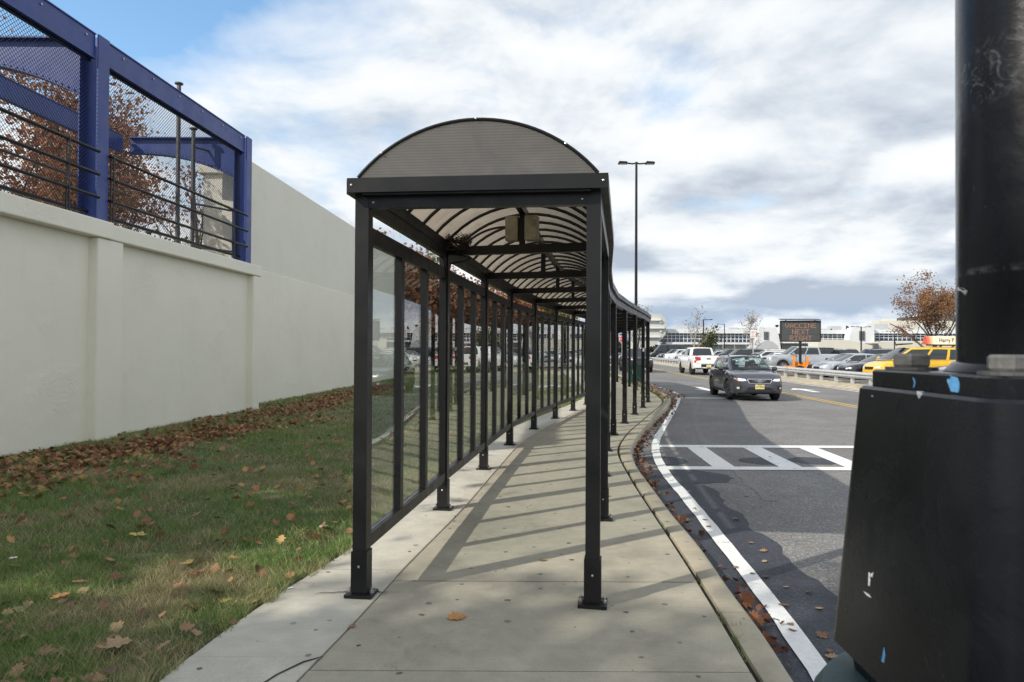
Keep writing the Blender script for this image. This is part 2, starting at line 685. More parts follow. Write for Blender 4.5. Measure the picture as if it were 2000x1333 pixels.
M['pipe'] = pm('weathered_pipe', (0.10, 0.10, 0.10), 0.55, 0.4, var=0.4, vscale=14)
M['glass'] = clear_glass('panel_glass', (0.90, 0.925, 0.915), ior=1.33)
M['roof'] = polycarb('bronze_roof_sheet', (0.40, 0.34, 0.265), trans=(0.35, 0.32, 0.28), see=0.14)
M['gable'] = polycarb('gable_sheet', (0.43, 0.41, 0.385), trans=(0.5, 0.49, 0.47), ribs=17.5, see=0.22, stain=0.25)
M['box'] = pm('beige_box', (0.26, 0.23, 0.16), 0.6, var=0.25, vscale=12)
M['twig'] = pm('twigs', (0.05, 0.036, 0.025), 0.9, var=0.5, vscale=30)
M['bark'] = pm('bark', (0.085, 0.07, 0.058), 0.95, var=0.4, vscale=9, bs=0.6, bscale=14)
M['bark_pale'] = pm('pale_bark', (0.30, 0.27, 0.24), 0.95, var=0.35, vscale=9, bs=0.6, bscale=14)
M['pier'] = pm('pale_concrete', (0.62, 0.60, 0.55), 0.85, var=0.1, vscale=2, bs=0.1)
M['verge'] = pm('dry_verge', (0.40, 0.345, 0.25), 0.95, var=0.35, vscale=2.2, bs=0.5, bscale=20)
M['ground'] = pm('far_ground', (0.16, 0.15, 0.12), 0.95, var=0.3, vscale=0.2)


def lawn_mat():
    m, t, b = new_mat('lawn_soil')
    c = coord(t)
    n1 = noise(t, c, 0.8, 6, 0.65, 0.4)
    n2 = noise(t, c, 18, 5, 0.7)
    col = ramp(t, n1, [(0.32, (0.07, 0.085, 0.035)), (0.52, (0.10, 0.105, 0.045)), (0.68, (0.20, 0.16, 0.09))])
    col = mixc(t, 0.7, col, ramp(t, n2, [(0.3, 0.25), (0.7, 0.65)]), 'OVERLAY')
    t.links.new(col, b.inputs['Base Color'])
    b.inputs['Roughness'].default_value = 0.95
    bump(t, b, n2, 0.8, 0.03)
    return m


M['lawn'] = lawn_mat()


def grass_mat():
    m, t, b = new_mat('grass_blades')
    g = t.nodes.new('ShaderNodeNewGeometry')
    c = coord(t)
    patch = noise(t, c, 0.75, 5, 0.65, 0.5)
    green = ramp(t, g.outputs['Random Per Island'], [(0.0, (0.105, 0.20, 0.05)), (0.45, (0.17, 0.29, 0.08)), (0.78, (0.27, 0.35, 0.12)), (1.0, (0.52, 0.45, 0.26))])
    straw = ramp(t, g.outputs['Random Per Island'], [(0.0, (0.22, 0.22, 0.09)), (0.4, (0.44, 0.35, 0.21)), (1.0, (0.65, 0.54, 0.36))])
    base = mixc(t, ramp(t, patch, [(0.47, 0.0), (0.60, 0.85)]), green, straw)
    t.links.new(base, b.inputs['Base Color'])
    b.inputs['Roughness'].default_value = 0.6
    b.inputs['Specular IOR Level'].default_value = 0.25
    tr = t.nodes.new('ShaderNodeBsdfTranslucent')
    t.links.new(base, tr.inputs[0])
    mx = t.nodes.new('ShaderNodeMixShader')
    mx.inputs[0].default_value = 0.42
    t.links.new(b.outputs[0], mx.inputs[1])
    t.links.new(tr.outputs[0], mx.inputs[2])
    t.links.new(mx.outputs[0], t.nodes['Material Output'].inputs[0])
    return m


M['grass'] = grass_mat()
LEAF_BROWN = [(0.11, 0.05, 0.03), (0.21, 0.095, 0.05), (0.30, 0.145, 0.075), (0.38, 0.22, 0.12), (0.17, 0.075, 0.042), (0.26, 0.125, 0.065), (0.48, 0.31, 0.12)]
M['drift'] = leafy('dry_leaves', LEAF_BROWN, 0.12, 0.75)
M['gutter_leaf'] = leafy('gutter_leaves', [(0.045, 0.02, 0.014), (0.10, 0.04, 0.024), (0.17, 0.065, 0.032), (0.24, 0.10, 0.04), (0.09, 0.035, 0.022)], 0.08, 0.7)
M['leaf_one'] = leaf_obj_mat('single_dry_leaf', [(0.11, 0.055, 0.03), (0.20, 0.105, 0.05), (0.30, 0.18, 0.09), (0.36, 0.25, 0.13), (0.16, 0.075, 0.04), (0.25, 0.135, 0.065)])
M['leaf_yellow'] = leaf_obj_mat('yellow_leaf', [(0.50, 0.36, 0.08), (0.58, 0.44, 0.12)])
M['leaf_orange'] = leaf_obj_mat('orange_leaf', [(0.50, 0.24, 0.08), (0.48, 0.22, 0.07)])
M['oak'] = leafy('oak_brown_crown', [(0.16, 0.085, 0.06), (0.27, 0.14, 0.09), (0.38, 0.21, 0.135), (0.46, 0.28, 0.18)], 0.5)
M['oak_red'] = leafy('oak_rust_crown', [(0.20, 0.09, 0.06), (0.34, 0.16, 0.09), (0.46, 0.24, 0.13)], 0.5)
M['orange_crown'] = leafy('orange_crown', [(0.17, 0.09, 0.05), (0.28, 0.14, 0.06), (0.34, 0.18, 0.08), (0.20, 0.14, 0.10)], 0.4)
M['olive'] = leafy('olive_crown', [(0.10, 0.095, 0.03), (0.17, 0.14, 0.04), (0.26, 0.20, 0.06)], 0.4)
M['green_crown'] = leafy('dull_green_crown', [(0.05, 0.07, 0.03), (0.09, 0.11, 0.045), (0.14, 0.14, 0.06)], 0.35)
M['dark_green'] = leafy('dark_shrub', [(0.018, 0.024, 0.012), (0.035, 0.04, 0.02), (0.05, 0.045, 0.025)], 0.25)
M['bud'] = leafy('pale_buds', [(0.30, 0.25, 0.20), (0.40, 0.35, 0.29), (0.24, 0.19, 0.15)], 0.35)
# ---------------------------------------------------------------- plan curves
def curve(pts):
    """smooth X(Y) through (Y, X) points, straight beyond the ends"""
    pts = sorted(pts)
    ys = np.array([p[0] for p in pts])
    xs = np.array([p[1] for p in pts])
    d = np.gradient(xs, ys)

    def f(y):
        if y <= ys[0]:
            return float(xs[0] + d[0] * (y - ys[0]))
        if y >= ys[-1]:
            return float(xs[-1] + d[-1] * (y - ys[-1]))
        i = int(np.searchsorted(ys, y) - 1)
        h = ys[i + 1] - ys[i]
        t = (y - ys[i]) / h
        return float((2 * t**3 - 3 * t**2 + 1) * xs[i] + (t**3 - 2 * t**2 + t) * h * d[i] + (-2 * t**3 + 3 * t**2) * xs[i + 1] + (t**3 - t**2) * h * d[i + 1])
    return f


def seen(pix, z=0.0):
    out = []
    for a, b in pix:
        g = G(a, b, z)
        out.append((g.y, g.x))
    return out


POST_F = [(0.515, 4.31), (.87, 6.48), (1.18, 8.75), (1.52, 10.9), (1.93, 12.95), (2.48, 15.0), (3.07, 17.05), (3.67, 19.1), (4.22, 21.15), (4.62, 23.3), (4.88, 25.5), (5.06, 27.8), (5.2, 30.2), (5.29, 32.5), (5.35, 34.7)]
POST_B = [(-0.972, 4.46), (-.68, 6.86), (-.37, 9.15), (-.03, 11.5), (.45, 13.8), (1.02, 15.95), (1.62, 18.05), (2.2, 20.1), (2.72, 22.1), (3.1, 24.1), (3.33, 26.1), (3.49, 28.2), (3.61, 30.5), (3.7, 32.75), (3.76, 34.95)]
bx = curve([(b, a) for a, b in POST_B])
fx = curve([(b, a) for a, b in POST_F])
near_left = seen([(310, 1333), (375, 1280), (470, 1210), (560, 1150), (655, 1092)])
strip_l = curve([(-8, -2.35)] + near_left + [(y, bx(y) - 0.5) for y in (7.5, 9, 11, 13, 15, 17, 19, 22, 25, 28, 32, 38, 60)])
j_main = curve([(-8, -1.65)] + seen([(610, 1300), (680, 1228), (780.7, 1120), (898, 1001), (970.5, 918), (1022, 863)]) + [(y, bx(y) + 0.17) for y in (14, 16, 18, 20, 22, 25, 28, 32, 38, 60)])
j_kerb = curve([(-8, 0.95)] + seen([(1486, 1333), (1445, 1265), (1405.6, 1199), (1364, 1132.7), (1318, 1062), (1279, 1004), (1233, 933.5), (1208.5, 875), (1223, 850.5), (1260, 817), (1295.6, 782)]) + [(25, 5.42), (30, 5.9), (36, 6.3), (60, 7.75)])
kerb_o = curve([(-8, 1.13)] + seen([(1557, 1333), (1492.7, 1236), (1430, 1153), (1368, 1066), (1318, 1008), (1277, 954), (1243.7, 908.6), (1234.6, 879.6), (1241.7, 859), (1268.6, 825.6), (1304, 792.4)]) + [(24, 5.55), (26, 5.8), (30, 6.15), (36, 6.55), (60, 8.0)])


def walk_r(y):
    if y < 20.5:
        return j_kerb(y)
    k = min(1, (y - 20.5) / 3.0)
    k = k * k * (3 - 2 * k)
    return j_kerb(y) * (1 - k) + (fx(y) + 0.42) * k


ROAD_Z = -0.13
LOT_Z = 0.08
yel = lambda y: 9.45 + 0.06 * y
far_white = lambda y: 13.1 + 0.06 * y
road_r = lambda y: 13.45 + 0.06 * y
rail_x = lambda y: 14.35 + 0.06 * y


def sheet(name, lf, rf, y0, y1, z, mat, step=1.0, nx=1, zf=None):
    ys = list(np.arange(y0, y1, step)) + [y1]
    vs, fs = [], []
    for y in ys:
        a, b = lf(y), rf(y)
        for k in range(nx + 1):
            x = a + (b - a) * k / nx
            vs.append((x, y, z if zf is None else zf(x, y)))
    w = nx + 1
    for i in range(len(ys) - 1):
        for k in range(nx):
            fs.append((i * w + k, i * w + k + 1, (i + 1) * w + k + 1, (i + 1) * w + k))
    return MB().add(vs, fs).build(name, mat, fix=False)


# ---------------------------------------------------------------- ground, road, lot
gb = MB().add([(-900, -300, -0.3), (900, -300, -0.3), (900, 1600, -0.3), (-900, 1600, -0.3)], [(0, 1, 2, 3)]).build('ground', M['ground'], fix=False)
struct(gb)
struct(sheet('road', lambda y: kerb_o(y) - 0.05, road_r, -40, 60, ROAD_Z, M['asphalt'], 1.0, 4))
struct(sheet('road', lambda y: 7.9 + 0.06 * (y - 60), road_r, 60, 260, ROAD_Z, M['asphalt'], 20, 2))
struct(sheet('verge', road_r, lambda y: rail_x(y) + 0.7, -40, 200, 0, M['verge'], 1.0, 4, lambda x, y: ROAD_Z - 0.004 + (LOT_Z - ROAD_Z) * min(1, max(0, (x - road_r(y)) / 1.5)) + 0.02 * math.sin(y * 1.3 + x * 2.1) * (1 if x > road_r(y) + 0.1 else 0)))
struct(sheet('parking_lot', lambda y: rail_x(y) + 0.65, lambda y: 120, -30, 178, LOT_Z, M['lot'], 8, 3))
struct(sheet('lawn', lambda y: (-8.6 + 0.0675 * y) if y < 18.5 else (-8.7 + 0.05 * y if y < 38.3 else -45), lambda y: strip_l(y) + 0.03, -12, 60, -0.018, M['lawn'], 0.5, 6))
struct(sheet('grass_island', lambda y: walk_r(y) + 0.02, lambda y: j_kerb(y) + 0.01, 21.6, 60, -0.012, M['lawn'], 1.0, 2))
struct(sheet('lawn', lambda y: -60, lambda y: 7.9 + 0.06 * (y - 60), 60, 120, -0.02, M['lawn'], 10, 3))
struct(sheet('lawn', lambda y: -70, lambda y: -8.5, -30, 60, -0.022, M['lawn'], 15, 2))


# ---------------------------------------------------------------- sidewalk of slabs
def slab_mesh(lf, rf, y0, y1, ztop, thick, g=0.006):
    n = max(1, int((y1 - y0) / 0.3))
    ys = [y0 + g + (y1 - y0 - 2 * g) * k / n for k in range(n + 1)]
    mb = MB()
    vs = []
    for y in ys:
        a, b = lf(y), rf(y)
        vs += [(a, y, ztop - thick), (a, y, ztop - 0.004), (a + 0.004, y, ztop), (b - 0.004, y, ztop), (b, y, ztop - 0.004), (b, y, ztop - thick)]
    fs = []
    for i in range(n):
        for k in range(5):
            fs.append((i * 6 + k, i * 6 + k + 1, i * 6 + 7 + k, i * 6 + 6 + k))
    fs.append((0, 5, 4, 3, 2, 1))
    e = n * 6
    fs.append((e, e + 1, e + 2, e + 3, e + 4, e + 5))
    return mb.add(vs, fs)


walk = struct(sheet('sidewalk', lambda y: strip_l(y) - 0.01, lambda y: walk_r(y) + 0.05, -8, 60, -0.03, M['dirt'], 0.5, 2))
ys_main = [-8, -6, -4.3, -2.6, -0.9, 0.8, 2.1, 3.42, 4.74]
while ys_main[-1] < 58:
    ys_main.append(ys_main[-1] + 1.58 + 0.1 * math.sin(ys_main[-1]))
for a, b in zip(ys_main[:-1], ys_main[1:]):
    slab_mesh(lambda y: j_main(y) + 0.006, lambda y: walk_r(y) - 0.02, a, b, 0.0015 * math.sin(a * 7), 0.06, 0.0065).build('concrete_slab', M['walk'], walk)
ys_strip = [-8, -5, -2.5, 0.3, 3.56, 4.97, 8.02, 11.1, 14.2, 17.2, 20.3, 23.4, 26.5, 29.6, 32.7, 36, 40, 44, 48, 52, 56, 60]
for a, b in zip(ys_strip[:-1], ys_strip[1:]):
    slab_mesh(strip_l, lambda y: j_main(y) - 0.006, a, b, 0.002 + 0.0015 * math.sin(a * 5), 0.06, 0.004).build('edge_slab', M['strip'], walk)


def ribbon(pts, w, z, jit=0.0, seed=1):
    rr = random.Random(seed)
    vs, fs = [], []
    P = [Vector((p[0], p[1], 0)) for p in pts]
    for i, p in enumerate(P):
        d = (P[min(i + 1, len(P) - 1)] - P[max(i - 1, 0)]).normalized()
        n = Vector((-d.y, d.x, 0))
        ww = w[i] if hasattr(w, '__len__') else w
        a = p + n * (ww / 2 + rr.uniform(-jit, jit))
        b = p - n * (ww / 2 + rr.uniform(-jit, jit))
        vs += [(a.x, a.y, z), (b.x, b.y, z)]
    for i in range(len(P) - 1):
        fs.append((2 * i + 1, 2 * i + 3, 2 * i + 2, 2 * i))
    return MB().add(vs, fs)


# settling cracks round the bases of the rear posts
for i, (sx, sy) in enumerate(POST_B[:5]):
    rr = random.Random(i + 3)
    for side in (-1, 1):
        pts = [(sx + side * 0.09, sy + 0.06)]
        for k in range(6):
            pts.append((pts[-1][0] + side * 0.035, pts[-1][1] + rr.uniform(-0.03, 0.02)))
        if side > 0:
            pts = pts[:3]
        ribbon(pts, [0.011, 0.012, 0.010, 0.009, 0.008, 0.006, 0.003][:len(pts)], 0.0075, 0.003, i).build('crack', M['crack'], walk, fix=False)
ribbon([(x + 0.02 * math.sin(x * 30), y) for x, y in [(-1.32, 3.0), (-1.22, 3.2), (-1.13, 3.36), (-1.05, 3.5), (-0.99, 3.56)]], [0.01, 0.012, 0.012, 0.012, 0.014], 0.0075, 0.003).build('crack', M['crack'], walk, fix=False)

kerb = thing('kerb', 'x', 'x')
for k in ('label', 'category'):
    del kerb[k]
struct(kerb)
ys_k = list(np.arange(-8, 60, 3.05)) + [60]
for a, b in zip(ys_k[:-1], ys_k[1:]):
    n = 12
    vs, fs = [], []
    for k in range(n + 1):
        y = a + 0.004 + (b - a - 0.008) * k / n
        l, r = j_kerb(y) + 0.016, kerb_o(y)
        vs += [(l, y, -0.25), (l, y, -0.003), (l + 0.006, y, 0.002), (r - 0.035, y, 0.0), (r - 0.012, y, -0.008), (r, y, -0.03), (r + 0.015, y, -0.25)]
    for i in range(n):
        for k in range(6):
            fs.append((i * 7 + k, i * 7 + k + 1, i * 7 + 8 + k, i * 7 + 7 + k))
    fs.append(tuple(range(7))[::-1])
    fs.append(tuple(n * 7 + k for k in range(7)))
    MB().add(vs, fs).build('kerb_stone', M['kerb'], kerb, smooth=True, sharp=50)

# ---------------------------------------------------------------- road markings
Z1, Z2, Z3 = ROAD_Z + 0.004, ROAD_Z + 0.008, ROAD_Z + 0.012
zoom3 = lambda x, y: (x / 2.41 + 1140, y / 2.41 + 780)
edge_pix = [zoom3(*p) for p in [(1110, 1290), (1000, 1130), (890, 980), (760, 810), (665, 690), (560, 560), (470, 450), (400, 370), (352, 290), (338, 230), (350, 180), (390, 110), (428, 45)]] + [(1326, 777), (1318, 768), (1296, 760), (1270, 752)]
edge_pts = [(p.x, p.y) for p in (G(a, b, ROAD_Z) for a, b in edge_pix)]
d0 = Vector(edge_pts[0]) - Vector(edge_pts[1])
edge_pts = [(edge_pts[0][0] + d0.x * 6, edge_pts[0][1] + d0.y * 6)] + edge_pts


def densify(pts, step=0.25):
    P = [Vector((p[0], p[1], 0)) for p in pts]
    out = []
    for i in range(len(P) - 1):
        p0, p1, p2, p3 = P[max(i - 1, 0)], P[i], P[i + 1], P[min(i + 2, len(P) - 1)]
        n = max(1, int((p2 - p1).length / step))
        for k in range(n):
            t = k / n
            q = 0.5 * ((2 * p1) + (-p0 + p2) * t + (2 * p0 - 5 * p1 + 4 * p2 - p3) * t * t + (-p0 + 3 * p1 - 3 * p2 + p3) * t**3)
            out.append((q.x, q.y))
    out.append((P[-1].x, P[-1].y))
    return out


struct(ribbon(densify(edge_pts), 0.135, Z3, 0.006).build('edge_line_marking', M['white_mark'], fix=False))
for off in (-0.13, 0.13):
    struct(ribbon([(yel(y) + off, y) for y in np.arange(-10, 130, 2.0)], 0.11, Z2, 0.004, 3).build('centre_line_marking', M['yellow_mark'], fix=False))
struct(ribbon([(far_white(y), y) for y in np.arange(-10, 150, 2.0)], 0.13, Z2, 0.004, 4).build('edge_line_marking', M['white_mark'], fix=False))
cw = struct(ribbon([(x, 12.35 + 0.0 * x) for x in np.arange(2.58, 15, 1.0)], 0.30, Z2, 0.004, 5).build('crosswalk_marking', M['white_mark'], fix=False))
ribbon([(x, 10.06) for x in np.arange(2.2, 15, 1.0)], 0.27, Z2, 0.004, 6).build('crosswalk_line', M['white_mark'], cw, fix=False)
for k in range(11):
    x0 = 3.16 + 0.995 * k
    ribbon([(x0, 10.19), (x0 + 0.07, 11.2), (x0 + 0.145, 12.21)], 0.34, Z2 - 0.0015, 0.008, 7 + k).build('crosswalk_bar', M['white_mark'], cw, fix=False)
struct(ribbon([(x, 24.9) for x in np.arange(5.95, 9.6, 0.5)], 0.3, Z2, 0.005, 30).build('stop_line_marking', M['white_mark'], fix=False))
struct(ribbon([(x, 33.5 + 0.05 * x) for x in np.arange(7.0, 15.0, 0.5)], 0.32, Z1, 0.02, 31).build('transverse_marking', M['yellow_worn'], fix=False))


def arrow(x, y, sgn):
    l, w = 3.0, 0.16
    pts = [(-w, -l / 2), (w, -l / 2), (w, 0.25), (0.55, 0.25), (0, l / 2), (-0.55, 0.25), (-w, 0.25)]
    vs = [(x + a * sgn + b * sgn * 0.06, y + b * sgn, Z2) for a, b in pts]
    return struct(MB().add(vs, [(0, 1, 2, 6), (2, 3, 4), (2, 4, 6), (6, 4, 5)]).build('arrow_marking', M['white_mark'], fix=False))


arrow(8.7, 30.8, -1)
arrow(13.0, 30.3, 1)
seal_pix = [zoom3(*p) for p in [(545, 0), (525, 60), (530, 120), (560, 190), (620, 245), (690, 310), (760, 380), (830, 440), (880, 480)]]
struct(ribbon(densify([(p.x, p.y) for p in (G(a, b, ROAD_Z) for a, b in seal_pix)]), 0.13, Z1, 0.03, 40).build('road_tar_line', M['seal'], fix=False))

# damp gutter tarmac along the kerb
dp = [(p.x, p.y) for p in (G(*zoom3(*q), ROAD_Z) for q in [(385, 335), (470, 385), (560, 402), (640, 445), (668, 500), (720, 530), (775, 570), (800, 620), (880, 655), (950, 730), (1020, 800), (1100, 860), (1195, 930), (1290, 1040), (1390, 1160)])]
dp = densify(dp + [(2.25, 3.2), (2.2, 2.0), (2.1, -2)], 0.12)
rr = random.Random(5)
dvs, dfs = [], []
for x, y in dp:
    dvs += [(kerb_o(y) + 0.0, y, Z1 - 0.001), (x + rr.uniform(-0.025, 0.025), y + rr.uniform(-0.02, 0.02), Z1 - 0.001)]
for i in range(len(dp) - 1):
    dfs.append((2 * i, 2 * i + 2, 2 * i + 3, 2 * i + 1))
struct(MB().add(dvs, dfs).build('damp_gutter_surface', M['damp'], fix=False))
for i, (cx, cy, a, b) in enumerate([(2.35, 10.75, 0.42, 0.42), (3.95, 10.75, 0.36, 0.34), (4.75, 10.8, 0.36, 0.36), (2.5, 9.4, 0.5, 0.5)]):
    n = 26
    rr = random.Random(60 + i)
    ring = [(cx + a * (1 + rr.uniform(-.09, .09)) * math.cos(2 * PI * k / n), cy + b * (1 + rr.uniform(-.09, .09)) * math.sin(2 * PI * k / n), Z1) for k in range(n)]
    struct(MB().add(ring, [tuple(range(n))]).build('damp_patch_surface', M['damp'], fix=False))

# ---------------------------------------------------------------- walls on the left
WX = lambda y, off=0.0: -8.02 + 0.0675 * y + off


def wbox(y0, y1, o0, o1, z0, z1):
    mb = MB()
    vs = [(WX(y, o), y, z) for z in (z0, z1) for y, o in ((y0, o0), (y0, o1), (y1, o1), (y1, o0))]
    return mb.add(vs, [(3, 2, 1, 0), (4, 5, 6, 7), (0, 1, 5, 4), (1, 2, 6, 5), (2, 3, 7, 6), (3, 0, 4, 7)])


def bevel(o, w=0.02, seg=2):
    m = o.modifiers.new('edge', 'BEVEL')
    m.width = w
    m.segments = seg
    m.limit_method = 'ANGLE'
    return o


rw = thing('retaining_wall', 'low painted concrete wall with recessed panels under the blue steel frame', 'wall')
pil = [(-13.2, -12.5), (-6.9, -6.2), (-0.65, 0.05), (5.6, 6.3), (11.88, 12.58), (17.97, 18.36)]
for (a0, a1), (b0, b1) in zip(pil[:-1], pil[1:]):
    wbox(a1, b0, -0.6, -0.17, -0.2, 3.53).build('wall_panel', M['wall'], rw)
for i, (a, b) in enumerate(pil):
    bevel(wbox(a, b, -0.6, 0.0, -0.2, 3.532).build('pilaster', M['wall'], rw), 0.03, 2)
for i in range(len(pil) - 1):
    a = pil[i][1] - 0.35
    b = pil[i + 1][1] - 0.35 if i < len(pil) - 2 else 18.42
    bevel(wbox(a + 0.002, b, -0.66, 0.045 if i % 2 else 0.02, 3.534, 3.84 if i % 2 else 3.815).build('cap', M['wall'], rw), 0.02, 2)
tw = thing('tall_wall', 'tall plain painted concrete wall rising past the end of the blue frame', 'wall')
TX = lambda y, off=0.0: -8.4 + 0.05 * y + off
for nm, z0, z1, off, mt in (('lower_wall', -0.2, 3.92, 0.0, 'wall'), ('upper_wall', 3.921, 6.95, -0.03, 'wall_hi')):
    vs = [(TX(y, o), y, z) for z in (z0, z1) for y, o in ((18.44, -0.4), (18.44, off), (38, off), (38, -0.4))]
    bevel(MB().add(vs, [(3, 2, 1, 0), (4, 5, 6, 7), (0, 1, 5, 4), (1, 2, 6, 5), (2, 3, 7, 6), (3, 0, 4, 7)]).build(nm, M[mt], tw), 0.015, 1)

# ---------------------------------------------------------------- blue steel frame on the wall
fr = thing('steel_frame', 'blue steel frame of posts and beams with wire mesh and black rails on wall top', 'steel frame')
FY = [5.95, 12.04, 17.74]
TOPZ = 7.1
FAR = -3.15


def i_post(y, off, z0, z1, nm='post'):
    mb = MB()
    for a, b, c, d in ((-.15, .15, off - .02, off), (-.15, .15, off - .34, off - .32), (-.008, .008, off - .32, off - .02)):
        q = wbox(y + a, y + b, c, d, z0, z1)
        mb.add(q.v, q.f)
    return mb.build(nm, M['blue'], fr)


bolt_me = MB().lathe([(0.006, 0.0), (0.02, 0.0), (0.02, 0.016), (0.006, 0.02)], 6).mesh('bolt')
bolt_me.materials.append(M['silver_bolt'])
for i, y in enumerate(FY):
    i_post(y, -0.05, 3.70, TOPZ)
    # haunched cross beam between the two posts
    n = 24
    web, top = [], []
    for k in range(n + 1):
        t = k / n
        off = -0.42 + (FAR + 0.0 + 0.42) * t
        zb = TOPZ - 0.42 - 0.62 * (1 - t) ** 2.4
        web.append((off, zb))
    mb = MB()
    vs = []
    for off, zb in web:
        vs += [(WX(y, off), y - 0.008, zb), (WX(y, off), y + 0.008, zb), (WX(y, off), y + 0.008, TOPZ - 0.05), (WX(y, off), y - 0.008, TOPZ - 0.05)]
    fs = []
    for k in range(n):
        for j in range(4):
            j2 = (j + 1) % 4
            fs.append((k * 4 + j, k * 4 + j2, k * 4 + 4 + j2, k * 4 + 4 + j))
    mb.add(vs, fs)
    cb = mb.build('cross_beam', M['blue'], fr)
    mb = MB()
    mb.bar((WX(y, -0.42), y, TOPZ - 0.035), (WX(y, FAR), y, TOPZ - 0.035), 0.22, 0.03)
    mb.build('top_flange', M['blue'], cb)
    mb = MB()
    for k in range(n):
        mb.bar((WX(y, web[k][0]), y, web[k][1] - 0.012), (WX(y, web[k + 1][0]), y, web[k + 1][1] - 0.012), 0.22, 0.022)
    mb.build('bottom_flange', M['blue'], cb)
    mb = MB()
    for k in range(1, n):
        for s in (-0.07, 0.07):
            mb.box((WX(y, web[k][0]), y + s, web[k][1] + 0.012), (0.045, 0.045, 0.035))
    stuff(mb.build('rivet', M['blue'], cb))
for (a, b) in zip(FY[:-1], FY[1:]):
    for off, nm in ((-0.10, 'top_beam'), (FAR - 0.1, 'top_beam')):
        mb = MB()
        for o0, o1, z0, z1 in ((off - 0.015, off, TOPZ - 0.43, TOPZ - 0.02), (off - 0.12, off + 0.02, TOPZ - 0.02, TOPZ), (off - 0.12, off + 0.02, TOPZ - 0.45, TOPZ - 0.43)):
            q = wbox(a + 0.16, b - 0.16, o0, o1, z0, z1)
            mb.add(q.v, q.f)
        tb = mb.build(nm, M['blue'], fr)
        if off > -1:
            for k in range(6):
                yy = a + 0.6 + (b - a - 1.0) * k / 5
                reuse('bolt', bolt_me, tb, (WX(yy, off + 0.002), yy, TOPZ - 0.12)).rotation_euler = (0, PI / 2, 0)
    # wire mesh infill
    z0, z1 = 3.86, TOPZ - 0.46
    L = b - a - 0.34
    Hh = z1 - z0
    mb = MB()
    off = -0.2
    for d in (1, -1):
        k = -Hh
        while k < L:
            # line: along y from k, rising with slope d
            if d > 0:
                s0, s1 = max(0, k), min(L, k + Hh)
                q0, q1 = s0 - k, s1 - k
            else:
                s0, s1 = max(0, k), min(L, k + Hh)
                q0, q1 = Hh - (s0 - k), Hh - (s1 - k)
            if s1 - s0 > 0.01:
                p0 = Vector((WX(a + .17 + s0, off + 0.004 * d), a + .17 + s0, z0 + q0))
                p1 = Vector((WX(a + .17 + s1, off + 0.004 * d), a + .17 + s1, z0 + q1))
                mb.tube([p0, p1], 0.0042, 3, cap=False)
            k += 0.072
    stuff(mb.build('wire_mesh', M['mesh'], fr, fix=False))
    for z, r_ in ((5.03, 0.031), (4.63, 0.031), (4.23, 0.031), (3.97, 0.034)):
        MB().tube([(WX(a + .02, -0.02 if z > 4 else -0.22), a + 0.16, z), (WX(b - .02, -0.02 if z > 4 else -0.22), b - 0.155, z)], r_, 8).build('rail', M['black'], fr, smooth=True)
    MB().tube([(WX(a, FAR + 0.1), a + 0.16, 5.52), (WX(b, FAR + 0.1), b - 0.16, 5.52)], 0.03, 6).build('rail', M['black'], fr, smooth=True)
    for z in (TOPZ - 0.475,):
        MB().tube([(WX(a, -0.2), a + 0.16, z), (WX(b, -0.2), b - 0.16, z)], 0.024, 8).build('mesh_rail', M['black'], fr, smooth=True)
    for yy in (a + 0.21, b - 0.9):
        mb = MB()
        mb.bar((WX(yy, 0.01), yy, 3.84), (WX(yy, 0.01), yy, 5.07), 0.03, 0.012, (1, 0, 0))
        mb.bar((WX(yy, 0.01) - 0.06, yy + 0.02, 3.84), (WX(yy, 0.01) - 0.06, yy + 0.02, 5.05), 0.03, 0.012, (1, 0, 0))
        mb.build('rail_bracket', M['black'], fr)

pier = thing('concrete_pier', 'pale concrete pier standing behind the mesh at the end of the blue frame', 'pier', (-9.55, 22.6, 0))
bevel(MB().box((0, 0, 3.65), (0.95, 1.1, 7.3)).build('column', M['pier'], pier), 0.03)
bevel(MB().box((0, 0, 7.4), (1.25, 1.4, 0.3)).build('cap', M['pier'], pier), 0.03)
gt = thing('chain_link_gate', 'grey pipe gate posts of a chain link fence behind the blue frame', 'gate', (-8.5, 17.2, 0))
for px, y, zt in ((347, 16.6, 8.05), (376.5, 17.4, 7.2)):
    p = H(px, 400, y)
    po = MB().tube([(p.x + 8.5, y - 17.2, 0), (p.x + 8.5, y - 17.2, zt)], 0.05, 10).build('post', M['pipe'], gt, smooth=True)
    MB().lathe([(0.0, zt), (0.1, zt), (0.1, zt + 0.03), (0, zt + 0.06)], 10, (p.x + 8.5, y - 17.2, 0)).build('post_cap', M['pipe'], po)
for z in (6.75, 5.3, 4.2):
    MB().tube([(H(378, 300, 17.4).x + 8.5, 0.2, z), (H(462, 300, 18.4).x + 8.5, 1.2, z)], 0.028, 8).build('pipe', M['pipe'], gt, smooth=True)
# ---------------------------------------------------------------- covered walkway shelter
sh = thing('bus_shelter', 'long curving black framed walkway shelter with glass panels and vaulted roof', 'shelter')
PB = [Vector((a, b, 0)) for a, b in POST_B]
PF = [Vector((a, b, 0)) for a, b in POST_F]
NB = len(PB)
Z_EB, Z_ET = 2.515, 2.69      # eave beam
ARCH = 0.35
R_ = lambda a, b: (b - a).normalized()


def arch_pts(a, b, n=18, lift=0.0, z0=Z_ET):
    c = (b - a).length
    h = ARCH
    rad = (c * c / 4 + h * h) / (2 * h)
    out = []
    half = math.asin(min(1, c / 2 / rad))
    for k in range(n + 1):
        th = -half + 2 * half * k / n
        s = (rad + lift) * math.sin(th)
        z = (rad + lift) * math.cos(th) - rad * math.cos(half)
        p = (a + b) / 2 + R_(a, b) * s
        out.append(Vector((p.x, p.y, z0 + z)))
    return out


